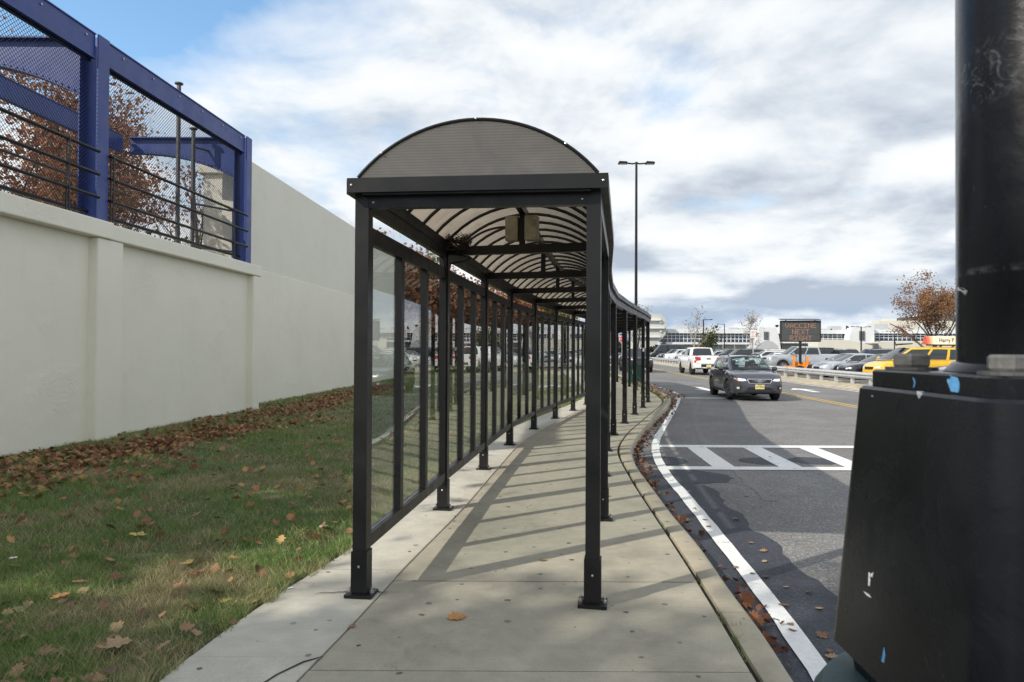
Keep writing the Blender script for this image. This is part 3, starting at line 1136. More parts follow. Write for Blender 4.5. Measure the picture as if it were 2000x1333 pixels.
post_me = MB().box((0, 0, 1.31), (0.09, 0.09, 2.58)).mesh('post')
post_me.materials.append(M['charcoal'])
sleeve_me = MB().box((0, 0, 0.165), (0.106, 0.106, 0.26)).mesh('sleeve')
sleeve_me.materials.append(M['black'])
plate_me = MB().box((0, 0, 0.012), (0.18, 0.15, 0.02)).mesh('base_plate')
plate_me.materials.append(M['black'])
abolt_me = MB().lathe([(0.004, 0.0), (0.016, 0.0), (0.016, 0.016), (0.009, 0.018), (0.009, 0.036), (0.003, 0.038)], 8).mesh('anchor_bolt')
abolt_me.materials.append(M['silver_bolt'])
screw_me = MB().lathe([(0.002, 0.0), (0.0075, 0.0), (0.0075, 0.004), (0.003, 0.006)], 8).mesh('screw')
screw_me.materials.append(M['silver_bolt'])


def heading(L, i):
    a = L[max(i - 1, 0)]
    b = L[min(i + 1, NB - 1)]
    d = b - a
    return math.atan2(d.y, d.x) - PI / 2


for L in (PB, PF):
    for i in range(NB):
        rz = heading(L, i)
        p = reuse('post', post_me, sh, L[i], rz)
        reuse('sleeve', sleeve_me, p)
        reuse('base_plate', plate_me, p)
        for s in (-1, 1):
            reuse('anchor_bolt', abolt_me, p, (0.071 * s, -0.01, 0.021))
        q = reuse('screw', screw_me, p, (0.0, -0.0535, 0.2))
        q.rotation_euler = (PI / 2, 0, 0)

pane_count = 0
for i in range(NB - 1):
    a, b = PB[i], PB[i + 1]
    d = R_(a, b)
    a2, b2 = a + d * 0.046, b - d * 0.046
    up = Vector((0, 0, 1))
    MB().bar(a2 + up * 0.335, b2 + up * 0.335, 0.065, 0.085).build('bottom_rail', M['charcoal'], sh)
    MB().bar(a2 + up * 2.358, b2 + up * 2.358, 0.045, 0.11).build('top_rail', M['charcoal'], sh)
    Lb = (b2 - a2).length
    edges = []
    for k, t in enumerate((0, 1 / 3, 2 / 3, 1)):
        w = 0.075 if k in (1, 2) else 0.05
        c = a2 + d * (Lb * t)
        if k == 0:
            c = a2 + d * (w / 2 + 0.001)
        if k == 3:
            c = b2 - d * (w / 2 + 0.001)
        edges.append((c, w))
        MB().bar(c + up * 0.379, c + up * 2.302, 0.0615, w, d).build('mullion' if k in (1, 2) else 'stile', M['charcoal'], sh)
    for k in range(3):
        p0 = edges[k][0] + d * (edges[k][1] / 2)
        p1 = edges[k + 1][0] - d * (edges[k + 1][1] / 2)
        MB().bar(p0 + up * 1.3405, p1 + up * 1.3405, 0.008, 1.918).build('glass_pane', M['glass'], sh)

for L, out in ((PB, -1), (PF, 1)):
    for i in range(NB - 1):
        a, b = L[i].copy(), L[i + 1].copy()
        d = R_(a, b)
        n = Vector((d.y, -d.x, 0)) * out
        a0 = a
        if i == 0:
            a = a + d * 0.046
            a0 = a0 - d * 0.075
        wd = 0.05 if out < 0 else 0.09
        zb_ = Z_EB if out < 0 else 2.47
        mb = MB().bar(a + Vector((0, 0, (zb_ + 2.598) / 2)), b + Vector((0, 0, (zb_ + 2.598) / 2)), wd, 2.598 - zb_)
        e = mb.build('eave_beam', M['charcoal'], sh)
        MB().bar(a0 + n * 0.028 + Vector((0, 0, Z_ET - 0.0455)), b + n * 0.028 + Vector((0, 0, Z_ET - 0.0455)), 0.13, 0.089).build('gutter', M['charcoal'], e)
        if out < 0 and i > 0:
            p = L[i]
            for s in (-1, 1):
                tri = [p + d * s * 0.046 + Vector((0, 0, Z_EB)), p + d * s * 0.17 + Vector((0, 0, Z_EB)), p + d * s * 0.046 + Vector((0, 0, 2.34))]
                MB().prism([q - n * 0.02 for q in tri], n * -0.012).build('gusset', M['charcoal'], sh)
        if out > 0 and i > 0:
            p = L[i]
            for s in (-1, 1):
                tri = [p + d * s * 0.046 + Vector((0, 0, Z_EB)), p + d * s * 0.15 + Vector((0, 0, Z_EB)), p + d * s * 0.046 + Vector((0, 0, 2.36))]
                MB().prism([q + n * 0.0 for q in tri], n * 0.012).build('gusset', M['charcoal'], sh)

# front fascia and header
dF = R_(PB[0], PF[0])
nF = Vector((dF.y, -dF.x, 0))
fa = PB[0] - dF * 0.075 + nF * 0.10
fb = PF[0] + dF * 0.085 + nF * 0.10
fas = MB().bar(fa + Vector((0, 0, 2.645)), fb + Vector((0, 0, 2.645)), 0.05, 0.092).build('fascia', M['charcoal'], sh)
for p in (fa + dF * 0.03, fb - dF * 0.03):
    q = reuse('screw', screw_me, fas, p + nF * 0.0255 + Vector((0, 0, 2.645)))
    q.rotation_euler = (PI / 2, 0, math.atan2(dF.y, dF.x))
hd = MB().bar(PB[0] + dF * 0.046 + nF * 0.01 + Vector((0, 0, 2.55)), PF[0] - dF * 0.046 + nF * 0.01 + Vector((0, 0, 2.55)), 0.07, 0.07).build('header_beam', M['charcoal'], sh)
for p in (PB[0] + dF * 0.075, PF[0] - dF * 0.075):
    q = reuse('screw', screw_me, hd, p + nF * 0.0455 + Vector((0, 0, 2.55)))
    q.rotation_euler = (PI / 2, 0, math.atan2(dF.y, dF.x))
MB().bar(PB[0] + dF * 0.02 + nF * 0.06 + Vector((0, 0, 2.592)), PF[0] - dF * 0.02 + nF * 0.06 + Vector((0, 0, 2.592)), 0.09, 0.012).build('soffit_plate', M['black'], sh)

# roof: arched ribs with a bent sheet between each pair
NR = 5
secs = []
for i in range(NB - 1):
    for k in range(NR):
        t = k / NR
        secs.append((PB[i].lerp(PB[i + 1], t), PF[i].lerp(PF[i + 1], t)))
secs.append((PB[-1], PF[-1]))
secs[0] = (PB[0] + nF * 0.12, PF[0] + nF * 0.12 + dF * 0.02)
for j in range(len(secs) - 1):
    A = arch_pts(*secs[j], n=16)
    B = arch_pts(*secs[j + 1], n=16)
    n = len(A)
    mb = MB()
    mb.add(A + B, [(k, k + 1, n + k + 1, n + k) for k in range(n - 1)])
    mb.build('roof_sheet', M['roof'], sh, smooth=True, fix=False)
for j in range(0 if False else 1, len(secs)):
    A = arch_pts(*secs[j], n=16, lift=-0.02)
    mb = MB()
    mb.tube(A, 0.016, 4, cap=True)
    mb.build('roof_rib', M['black'], sh)
# gable: two ribbed sheets and their arched trim
A = arch_pts(secs[0][0], secs[0][1], n=32, lift=-0.01)
ga = [A[k] for k in range(0, 17)]
gb2 = [A[k] for k in range(16, 33)]
base_mid = (A[0] + A[-1]) / 2
base_mid.z = Z_ET
for part in (ga, gb2):
    m_ = part[0] if part is ga else part[-1]
    poly = [Vector((base_mid.x, base_mid.y, Z_ET - 0.002))] + ([p for p in part[::-1]] if part is ga else [p for p in part[::-1]])
    MB().prism(poly, nF * -0.008).build('gable_sheet', M['gable'], sh)
trim = MB().tube(arch_pts(secs[0][0], secs[0][1], n=32, lift=0.004), 0.012, 6).build('gable_trim', M['charcoal'], sh)
for k in (4, 16, 27):
    q = reuse('screw', screw_me, trim, arch_pts(secs[0][0], secs[0][1], n=32, lift=0.006)[k] + nF * 0.016)
    q.rotation_euler = (PI / 2, 0, math.atan2(dF.y, dF.x))
# tie beams, king posts and the ridge beam
crown = Z_ET + ARCH
for i in range(1, NB):
    a, b = PB[i], PF[i]
    d = R_(a, b)
    MB().bar(a + d * 0.05 + Vector((0, 0, 2.585)), b - d * 0.05 + Vector((0, 0, 2.585)), 0.07, 0.085).build('tie_beam', M['charcoal'], sh)
    c = (a + b) / 2
    MB().bar(c + Vector((0, 0, 2.63)), c + Vector((0, 0, crown - 0.11)), 0.06, 0.06, (1, 0, 0)).build('king_post', M['charcoal'], sh)
for i in range(NB - 1):
    c0, c1 = (PB[i] + PF[i]) / 2, (PB[i + 1] + PF[i + 1]) / 2
    MB().bar(c0 + Vector((0, 0, crown - 0.07)), c1 + Vector((0, 0, crown - 0.07)), 0.06, 0.075).build('ridge_beam', M['charcoal'], sh)
# junction boxes on the first king post, with their cable
c = (PB[1] + PF[1]) / 2
d1 = R_(PB[1], PF[1])
n1 = Vector((d1.y, -d1.x, 0))
for s in (-1, 1):
    jb = bevel(MB().bar(c + d1 * (0.097 * s) + n1 * 0.0 + Vector((0, 0, 2.665)), c + d1 * (0.097 * s) + Vector((0, 0, 2.905)), 0.125, 0.12, n1).build('junction_box', M['box'], sh), 0.008, 2)
    for zz in (2.70, 2.87):
        q = reuse('screw', screw_me, jb, c + d1 * (0.135 * s) + n1 * 0.061 + Vector((0, 0, zz)))
        q.rotation_euler = (PI / 2, 0, math.atan2(d1.y, d1.x))
cb_pts = []
for k in range(15):
    t = k / 14
    p = c + d1 * (-0.16 - 0.50 * t) + n1 * 0.05
    cb_pts.append(p + Vector((0, 0, 2.80 - 0.24 * t ** 2.2)))
MB().tube(cb_pts, 0.012, 6).build('cable', M['black'], sh, smooth=True)
MB().tube([PB[1] + d1 * (0.08 + 0.22 * math.sin(k / 8 * PI)) + n1 * 0.06 + Vector((0, 0, 2.55 - 0.012 * k)) for k in range(9)], 0.011, 6).build('cable', M['black'], sh, smooth=True)

# a nest of twigs on the first cross beam
nest_c = PB[1] + d1 * 0.13 + n1 * 0.02 + Vector((0, 0, 2.66))
mb = MB()
rr = random.Random(9)
for k in range(170):
    th = rr.uniform(0, 2 * PI)
    ph = rr.uniform(-0.5, 0.6)
    r0 = rr.uniform(0.55, 1.0)
    e = Vector((math.cos(th) * 0.14 * r0, math.sin(th) * 0.085 * r0, ph * 0.13))
    tdir = Vector((-math.sin(th), math.cos(th), rr.uniform(-0.5, 0.5))).normalized() * rr.uniform(0.05, 0.11)
    bend = Vector((rr.uniform(-.02, .02), rr.uniform(-.02, .02), rr.uniform(-.02, .02)))
    mb.tube([nest_c + e - tdir, nest_c + e + bend, nest_c + e + tdir], 0.0035, 3, cap=False)
nest = mb.build('bird_nest', M['twig'], None, fix=False)
tag(nest, 'dark tangled nest of twigs on the end of the first cross beam', 'nest')

# ---------------------------------------------------------------- black lamp column close on the right
def rounded_square(half, rad, z, c, ang, n=8):
    pts = []
    for q in range(4):
        for k in range(n + 1):
            a = PI / 2 * q + PI / 2 * k / n
            cx = (half - rad) * (1 if q in (0, 3) else -1)
            cy = (half - rad) * (1 if q in (0, 1) else -1)
            x, y = cx + rad * math.cos(a), cy + rad * math.sin(a)
            pts.append((c[0] + x * math.cos(ang) - y * math.sin(ang), c[1] + x * math.sin(ang) + y * math.cos(ang), z))
    return pts


def loft(rings):
    n = len(rings[0])
    vs = [p for r_ in rings for p in r_]
    fs = []
    for i in range(len(rings) - 1):
        for k in range(n):
            k2 = (k + 1) % n
            fs.append((i * n + k, i * n + k2, (i + 1) * n + k2, (i + 1) * n + k))
    fs.append(tuple(range(n))[::-1])
    fs.append(tuple((len(rings) - 1) * n + k for k in range(n)))
    return MB().add(vs, fs)


def scuffed_black():
    m, t, b = new_mat('scuffed_black_paint')
    c = coord(t)
    n1 = noise(t, c, 5, 6, 0.7, 1.0)
    n2 = noise(t, c, 38, 7, 0.75, 1.5)
    reg = ramp(t, noise(t, c, 3.1, 3, 0.5), [(0.55, 0.0), (0.68, 1.0)])
    sc = mathn(t, 'MULTIPLY', ramp(t, n2, [(0.60, 0.0), (0.68, 1.0)]), reg)
    sz = t.nodes.new('ShaderNodeSeparateXYZ')
    t.links.new(c, sz.inputs[0])
    zz = mathn(t, 'ADD', sz.outputs[2], mathn(t, 'MULTIPLY', sz.outputs[0], -0.35))
    ring = mathn(t, 'MULTIPLY', ramp(t, mathn(t, 'SUBTRACT', zz, 2.1), [(0.0, 0.0), (0.02, 1.0), (0.10, 1.0), (0.13, 0.0)]), ramp(t, noise(t, c, 26, 7, 0.75, 2.0), [(0.50, 0.0), (0.66, 1.0)]))
    ring2 = mathn(t, 'MULTIPLY', ramp(t, mathn(t, 'SUBTRACT', sz.outputs[2], 1.745), [(0.0, 0.0), (0.004, 1.0), (0.010, 1.0), (0.016, 0.0)]), ramp(t, noise(t, c, 40, 6, 0.7), [(0.45, 0.0), (0.6, 1.0)]))
    sc = mathn(t, 'MAXIMUM', sc, mathn(t, 'MAXIMUM', ring, ring2))
    base = ramp(t, n1, [(0.3, (0.004, 0.005, 0.0075)), (0.7, (0.008, 0.0095, 0.013))])
    base = mixc(t, mathn(t, 'MULTIPLY', sc, 0.35), base, (0.18, 0.19, 0.20))
    t.links.new(base, b.inputs['Base Color'])
    t.links.new(ramp(t, n1, [(0.3, 0.20), (0.7, 0.32)]), b.inputs['Roughness'])
    bump(t, b, noise(t, c, 60, 3, 0.6), 0.10, 0.004)
    b.inputs['Specular IOR Level'].default_value = 0.26
    return m


M['scuffed'] = scuffed_black()
M['teal'] = pm('teal_painted_concrete', (0.045, 0.085, 0.088), 0.6, var=0.2, vscale=9, bs=0.15, bscale=60)
M['blue_chip'] = pm('blue_undercoat', (0.12, 0.36, 0.66), 0.6, var=0.25, vscale=90)
M['white_chip'] = pm('pale_scuff', (0.42, 0.44, 0.45), 0.8, var=0.4, vscale=120)
M['nut'] = pm('weathered_nut', (0.13, 0.13, 0.125), 0.6, 0.3, var=0.4, vscale=30, bs=0.2, bscale=150)
LC = Vector((1.003, 1.30, 0))
LANG = R(88)
lc = thing('lamp_column', 'thick black lamp column on a square flared base close beside the kerb', 'lamp column', LC)
ZB0, ZB1 = 0.90, 1.525
rings = [rounded_square(0.250, 0.05, ZB0 + 0.0, (0, 0), LANG), rounded_square(0.254, 0.05, ZB0 + 0.03, (0, 0), LANG), rounded_square(0.283, 0.055, ZB0 + 0.05, (0, 0), LANG), rounded_square(0.281, 0.055, ZB0 + 0.075, (0, 0), LANG), rounded_square(0.241, 0.05, ZB1 - 0.006, (0, 0), LANG), rounded_square(0.235, 0.046, ZB1, (0, 0), LANG)]
lb = loft(rings).build('base_box', M['scuffed'], lc, smooth=True, sharp=40)
fl = loft([rounded_square(0.217, 0.03, ZB1 - 0.002, (0, 0), LANG), rounded_square(0.217, 0.03, ZB1 + 0.032, (0, 0), LANG), rounded_square(0.213, 0.028, ZB1 + 0.036, (0, 0), LANG)]).build('flange_plate', M['scuffed'], lc, smooth=True, sharp=40)
MB().lathe([(0.155, ZB1 + 0.037), (0.142, ZB1 + 0.052), (0.134, ZB1 + 0.056)], 40).build('weld_collar', M['scuffed'], lc, smooth=True)
shaft = MB().lathe([(0.133, ZB1 + 0.038), (0.131, 3.0), (0.118, 8.6)], 48).build('shaft', M['scuffed'], lc, smooth=True)
arm = MB()
arm.tube([(0, 0, 8.5), (0.3, -0.1, 8.62), (1.6, -0.5, 8.7)], 0.035, 8)
arm.build('arm', M['scuffed'], lc, smooth=True)
bevel(MB().box((1.9, -0.6, 8.68), (0.75, 0.3, 0.12), -0.3).build('lamp_head', M['scuffed'], lc), 0.03)
for k in range(4):
    a = LANG + PI / 4 + PI / 2 * k
    nx_, ny_ = 0.235 * math.cos(a), 0.235 * math.sin(a)
    nut = MB().lathe([(0.012, 0.007), (0.036, 0.007), (0.039, 0.012), (0.039, 0.030), (0.034, 0.035), (0.012, 0.035)], 6, (nx_ * 0.93, ny_ * 0.93, ZB1 + 0.036)).build('hex_nut', M['nut'], lc)
    MB().lathe([(0.012, 0.0), (0.05, 0.0), (0.05, 0.006), (0.012, 0.006)], 20, (nx_ * 0.93, ny_ * 0.93, ZB1 + 0.0365)).build('washer', M['pipe'], nut)
bevel(MB().lathe([(0.41, -0.25), (0.40, 0.87), (0.38, 0.898)], 40).build('plinth', M['teal'], lc, smooth=True, sharp=30), 0.006)


def chip(pix, target, mat, nm):
    """a flake on the painted surface, where the sight line meets it"""
    bm = bmesh.new()
    bm.from_mesh(target.data)
    bv = BVHTree.FromBMesh(bm)
    o = Vector((0, 0, CAM_Z)) - LC
    pts = []
    nrm = Vector((0, 0, 0))
    for a, b in pix:
        d = (H(a, b, 5) - Vector((0, 0, CAM_Z))).normalized()
        hit, nn_, _, _ = bv.ray_cast(o, d)
        if hit is None:
            bm.free()
            return
        pts.append(hit + nn_ * 0.0008)
        nrm += nn_
    bm.free()
    nrm.normalize()
    MB().prism(pts, -nrm * 0.0015).build(nm, mat, target)


chip([(1855, 733), (1862, 736), (1870, 738), (1874, 748), (1874, 760), (1872, 767), (1858, 765), (1853, 751), (1850, 744)], fl, M['blue_chip'], 'paint_chip')
chip([(1783, 737), (1787, 742), (1788, 749), (1786, 757), (1784, 758), (1786, 748)], fl, M['blue_chip'], 'paint_chip')
chip([(1791, 765), (1804, 766), (1802, 772), (1795, 779), (1792, 772)], lb, M['white_chip'], 'scuff')
chip([(1703, 772), (1706, 773), (1705, 776), (1702, 775)], lb, M['white_chip'], 'scuff')
chip([(1697, 1118), (1700, 1120), (1699, 1145), (1696, 1144)], lb, M['white_chip'], 'scuff')
chip([(1687, 1155), (1697, 1161), (1702, 1168), (1694, 1164)], lb, M['white_chip'], 'scuff')
chip([(1701, 1122), (1706, 1118), (1704, 1128), (1702, 1127)], lb, M['white_chip'], 'scuff')
chip([(1727, 1265), (1729, 1280), (1727, 1295), (1722, 1292)], lb, M['blue_chip'], 'paint_chip')

chip([(1871, 561), (1881, 563), (1890, 569), (1886, 577), (1878, 569), (1871, 568)], shaft, M['white_chip'], 'tape_scrap')
# ---------------------------------------------------------------- vehicles
def car_paint(name, col, metal=0.35):
    m, t, b = new_mat(name)
    c = coord(t)
    n = noise(t, c, 2.0, 4)
    t.links.new(ramp(t, n, [(0.3, tuple(x * 0.9 for x in col)), (0.7, tuple(min(1, x * 1.05) for x in col))]), b.inputs['Base Color'])
    b.inputs['Metallic'].default_value = metal
    b.inputs['Roughness'].default_value = 0.28
    b.inputs['Coat Weight'].default_value = 1.0
    b.inputs['Coat Roughness'].default_value = 0.06
    return m


M['tyre'] = pm('tyre_rubber', (0.016, 0.016, 0.017), 0.85, var=0.3, vscale=20)
M['rim'] = pm('alloy_rim', (0.42, 0.43, 0.44), 0.35, 0.8)
M['rim_dark'] = pm('dark_rim', (0.045, 0.045, 0.05), 0.35, 0.6)
M['car_glass'] = pm('dark_car_glass', (0.016, 0.022, 0.026), 0.05, var=0.2, vscale=1, spec=0.9)
M['clear_car'] = clear_glass('windscreen_glass', (0.66, 0.76, 0.74))
M['plastic'] = pm('black_plastic', (0.011, 0.011, 0.012), 0.6, var=0.2)
M['chrome'] = pm('chrome', (0.75, 0.76, 0.78), 0.14, 0.95)
M['lens'] = pm('headlight_lens', (0.72, 0.72, 0.70), 0.12, 0.3, spec=0.9, coat=1.0)
M['lit'] = emit('lit_headlight', (1.0, 0.95, 0.86), 1.6)
M['amber'] = pm('amber_lens', (0.55, 0.17, 0.03), 0.2)
M['red'] = pm('red_lens', (0.42, 0.012, 0.025), 0.18, coat=1.0)
M['plate'] = pm('yellow_plate', (0.66, 0.58, 0.24), 0.5)
M['ink'] = pm('dark_ink', (0.03, 0.03, 0.035), 0.6)
M['seat'] = pm('seat_cloth', (0.035, 0.045, 0.055), 0.9)
M['white_sign'] = pm('white_sign_face', (0.80, 0.80, 0.79), 0.5, var=0.05)
M['red_ink'] = pm('red_ink', (0.55, 0.05, 0.06), 0.6)


def text_mesh(body, size, mat_, name, parent, loc, rot, extrude=0.002, align='CENTER', shear=0.0, sx=1.0):
    cu = bpy.data.curves.new(name, 'FONT')
    cu.body = body
    cu.size = size
    cu.align_x = align
    cu.align_y = 'CENTER'
    cu.extrude = extrude
    cu.shear = shear
    cu.resolution_u = 2
    o = bpy.data.objects.new(name, cu)
    COL.objects.link(o)
    dg = bpy.context.evaluated_depsgraph_get()
    me = bpy.data.meshes.new_from_object(o.evaluated_get(dg))
    bpy.data.objects.remove(o)
    me.name = name
    me.materials.clear()
    q = link(name, me, mat_, parent)
    q.location = loc
    q.rotation_euler = rot
    q.scale = (sx, 1, 1)
    return q


_wheel_cache = {}


def wheel_meshes(r, w, dark, spokes):
    key = (r, w, dark, spokes)
    if key in _wheel_cache:
        return _wheel_cache[key]
    # axis along y, outer face towards +y
    n = 28
    ty = MB().lathe([(r * 0.66, -w / 2), (r * 0.93, -w / 2), (r, -w / 2 + 0.03), (r, w / 2 - 0.03), (r * 0.95, w / 2), (r * 0.66, w / 2 - 0.005)], n, axis='y', close=False).mesh('tyre')
    ty.materials.append(M['tyre'])
    ty.polygons.foreach_set('use_smooth', [True] * len(ty.polygons))
    ty.set_sharp_from_angle(angle=R(40))
    mb = MB()
    mb.lathe([(r * 0.67, w / 2 - 0.004), (r * 0.63, w / 2 - 0.012), (r * 0.60, w / 2 - 0.07), (0.0, w / 2 - 0.075)], n, axis='y', close=False)
    mb.lathe([(0.0, w / 2 - 0.012), (r * 0.17, w / 2 - 0.014), (r * 0.19, w / 2 - 0.05)], 12, axis='y', close=False)
    for k in range(spokes):
        a = 2 * PI * k / spokes
        p0 = Vector((math.cos(a) * r * 0.12, w / 2 - 0.03, math.sin(a) * r * 0.12))
        p1 = Vector((math.cos(a) * r * 0.63, w / 2 - 0.03, math.sin(a) * r * 0.63))
        mb.bar(p0, p1, r * 0.15, 0.035, (0, 1, 0), r * 0.2, 0.035)
    rm = mb.mesh('rim')
    rm.materials.append(M['rim_dark'] if dark else M['rim'])
    bk = MB().lathe([(r * 0.6, -w / 2 + 0.01), (0.0, -w / 2 + 0.012)], 12, axis='y', close=False)
    _wheel_cache[key] = (ty, rm)
    return ty, rm


SP = {
    'hatch': dict(L=4.45, W=1.78, wb=2.64, fo=0.93, r=0.345, zb=0.25,
                  top=[(2.225, .66), (2.20, .76), (2.08, .87), (1.8, .945), (1.25, 1.015), (0.9, 1.04), (-0.6, 1.06), (-1.75, 1.09), (-2.08, 1.05), (-2.2, .93), (-2.225, .80)],
                  plan=[(2.225, .50), (2.19, .66), (2.08, .79), (1.85, .86), (1.4, .885), (0, .89), (-1.5, .885), (-1.9, .85), (-2.1, .77), (-2.225, .62)],
                  cab=dict(xf=1.12, xr=-2.02, xft=0.28, xrt=-1.55, zb=1.035, zt=1.555, wb=.80, wt=.60, arch=.055), us=[0, .035, .40, .43, .70, .725, .93, 1], roof_rail=True),
    'sedan': dict(L=4.75, W=1.81, wb=2.75, fo=0.95, r=0.325, zb=0.2,
                  top=[(2.375, .56), (2.34, .66), (2.2, .75), (1.9, .83), (1.25, .92), (0.95, .95), (-0.6, .985), (-1.4, 1.02), (-2.0, 1.03), (-2.3, .97), (-2.375, .75)],
                  plan=[(2.375, .55), (2.33, .69), (2.2, .81), (1.9, .88), (1.4, .90), (0, .905), (-1.5, .90), (-2.0, .86), (-2.25, .78), (-2.375, .64)],
                  cab=dict(xf=1.22, xr=-1.72, xft=0.32, xrt=-0.95, zb=.93, zt=1.39, wb=.80, wt=.58, arch=.06), us=[0, .035, .44, .47, .82, .84, .95, 1]),
    'suv': dict(L=4.7, W=1.88, wb=2.75, fo=0.93, r=0.37, zb=0.28,
                top=[(2.35, .72), (2.33, .86), (2.22, .97), (1.9, 1.05), (1.3, 1.10), (1.0, 1.12), (-0.6, 1.15), (-1.9, 1.18), (-2.25, 1.12), (-2.35, .9)],
                plan=[(2.35, .62), (2.31, .75), (2.18, .86), (1.9, .92), (0, .94), (-1.7, .93), (-2.1, .88), (-2.35, .74)],
                cab=dict(xf=1.15, xr=-2.25, xft=0.42, xrt=-1.9, zb=1.11, zt=1.70, wb=.85, wt=.66, arch=.05), us=[0, .03, .37, .395, .66, .685, .95, 1], roof_rail=True),
    'minivan': dict(L=4.75, W=1.9, wb=2.9, fo=0.95, r=0.335, zb=0.22,
                    top=[(2.375, .60), (2.34, .76), (2.22, .87), (1.95, .98), (1.55, 1.07), (1.3, 1.10), (-0.6, 1.10), (-2.0, 1.12), (-2.3, 1.05), (-2.375, .8)],
                    plan=[(2.375, .52), (2.33, .68), (2.2, .83), (1.9, .91), (0, .95), (-1.8, .94), (-2.2, .88), (-2.375, .78)],
                    cab=dict(xf=1.62, xr=-2.28, xft=0.55, xrt=-2.05, zb=1.09, zt=1.76, wb=.86, wt=.70, arch=.05), us=[0, .03, .36, .40, .66, .70, .96, 1]),
    'pickup': dict(L=5.8, W=2.0, wb=3.65, fo=1.02, r=0.415, zb=0.42,
                   top=[(2.9, .86), (2.88, 1.05), (2.78, 1.14), (2.4, 1.20), (1.6, 1.25), (1.2, 1.26), (-0.7, 1.27), (-0.9, 1.29), (-2.8, 1.30), (-2.88, 1.29), (-2.9, 1.1)],
                   plan=[(2.9, .78), (2.86, .88), (2.7, .95), (2.3, .99), (0, 1.0), (-2.5, 1.0), (-2.8, .985), (-2.9, .95)],
                   cab=dict(xf=1.50, xr=-0.92, xft=0.72, xrt=-0.78, zb=1.25, zt=1.88, wb=.91, wt=.74, arch=.035), us=[0, .03, .47, .51, .93, .94, .97, 1]),
    'van': dict(L=5.9, W=2.02, wb=3.6, fo=1.0, r=0.36, zb=0.3,
                top=[(2.95, .75), (2.9, .98), (2.7, 1.12), (2.2, 1.25), (1.9, 1.28), (-2.8, 1.28), (-2.95, 1.2)],
                plan=[(2.95, .7), (2.88, .86), (2.6, .97), (2.0, 1.0), (-2.7, 1.0), (-2.95, .95)],
                cab=dict(xf=2.25, xr=-2.9, xft=1.25, xrt=-2.82, zb=1.27, zt=2.55, wb=.97, wt=.84, arch=.03), us=[0, .02, .28, .31, .60, .63, .97, 1]),
}


def lerp_tab(tab, x):
    t = sorted(tab)
    return float(np.interp(x, [p[0] for p in t], [p[1] for p in t]))


_body_cache = {}


def car_body(kind):
    if kind in _body_cache:
        return _body_cache[kind]
    s = SP[kind]
    L, r = s['L'], s['r']
    xf = L / 2 - s['fo']
    xr = xf - s['wb']
    ra = r + 0.055
    xs = set([p[0] for p in s['top']] + [p[0] for p in s['plan']])
    for xw in (xf, xr):
        for k in range(13):
            xs.add(round(xw - ra * math.cos(PI * k / 12), 4))
    for k in range(12):
        xs.add(round(-L / 2 + L * k / 11, 4))
    xs = sorted(xs)
    rings = []
    NP = 11
    for x in xs:
        zt = lerp_tab(s['top'], x)
        w = lerp_tab(s['plan'], x)
        zb = s['zb'] + 0.10 * max(0, (abs(x) - L / 2 + 0.35) / 0.35) ** 2 * 0.6
        za = zb
        for xw in (xf, xr):
            if abs(x - xw) < ra - 1e-4:
                za = max(za, r + math.sqrt(ra * ra - (x - xw) ** 2))
        h = zt - za
        inw = 0.93 if za > zb else 1.0
        half = [(0, za if za > zb else zb), (w * 0.72, za), (w * 0.955 * 1.0, za + 0.004 * 0), (w * 0.995, za + 0.12 * h), (w * 1.0, za + 0.35 * h), (w * 0.992, za + 0.60 * h), (w * 0.965, za + 0.82 * h), (w * 0.935, zt - 0.035), (w * 0.87, zt - 0.006), (w * 0.5, zt + 0.022), (0, zt + 0.03)]
        ring = [(x, -a, b) for a, b in half[::-1]] + [(x, a, b) for a, b in half[1:]]
        rings.append(ring[:-1] if False else ring)
    n = len(rings[0])
    vs = [p for g in rings for p in g]
    fs = []
    for i in range(len(rings) - 1):
        for k in range(n - 1):
            fs.append((i * n + k, i * n + k + 1, (i + 1) * n + k + 1, (i + 1) * n + k))
    fs.append(tuple(range(n)))
    fs.append(tuple((len(rings) - 1) * n + k for k in range(n))[::-1])
    me = MB().add(vs, fs).mesh('body')
    bm = bmesh.new()
    bm.from_mesh(me)
    bmesh.ops.remove_doubles(bm, verts=bm.verts, dist=1e-5)
    bmesh.ops.recalc_face_normals(bm, faces=bm.faces)
    bm.to_mesh(me)
    bvh = BVHTree.FromBMesh(bm)
    bm.free()
    _body_cache[kind] = (me, bvh, xf, xr)
    return _body_cache[kind]


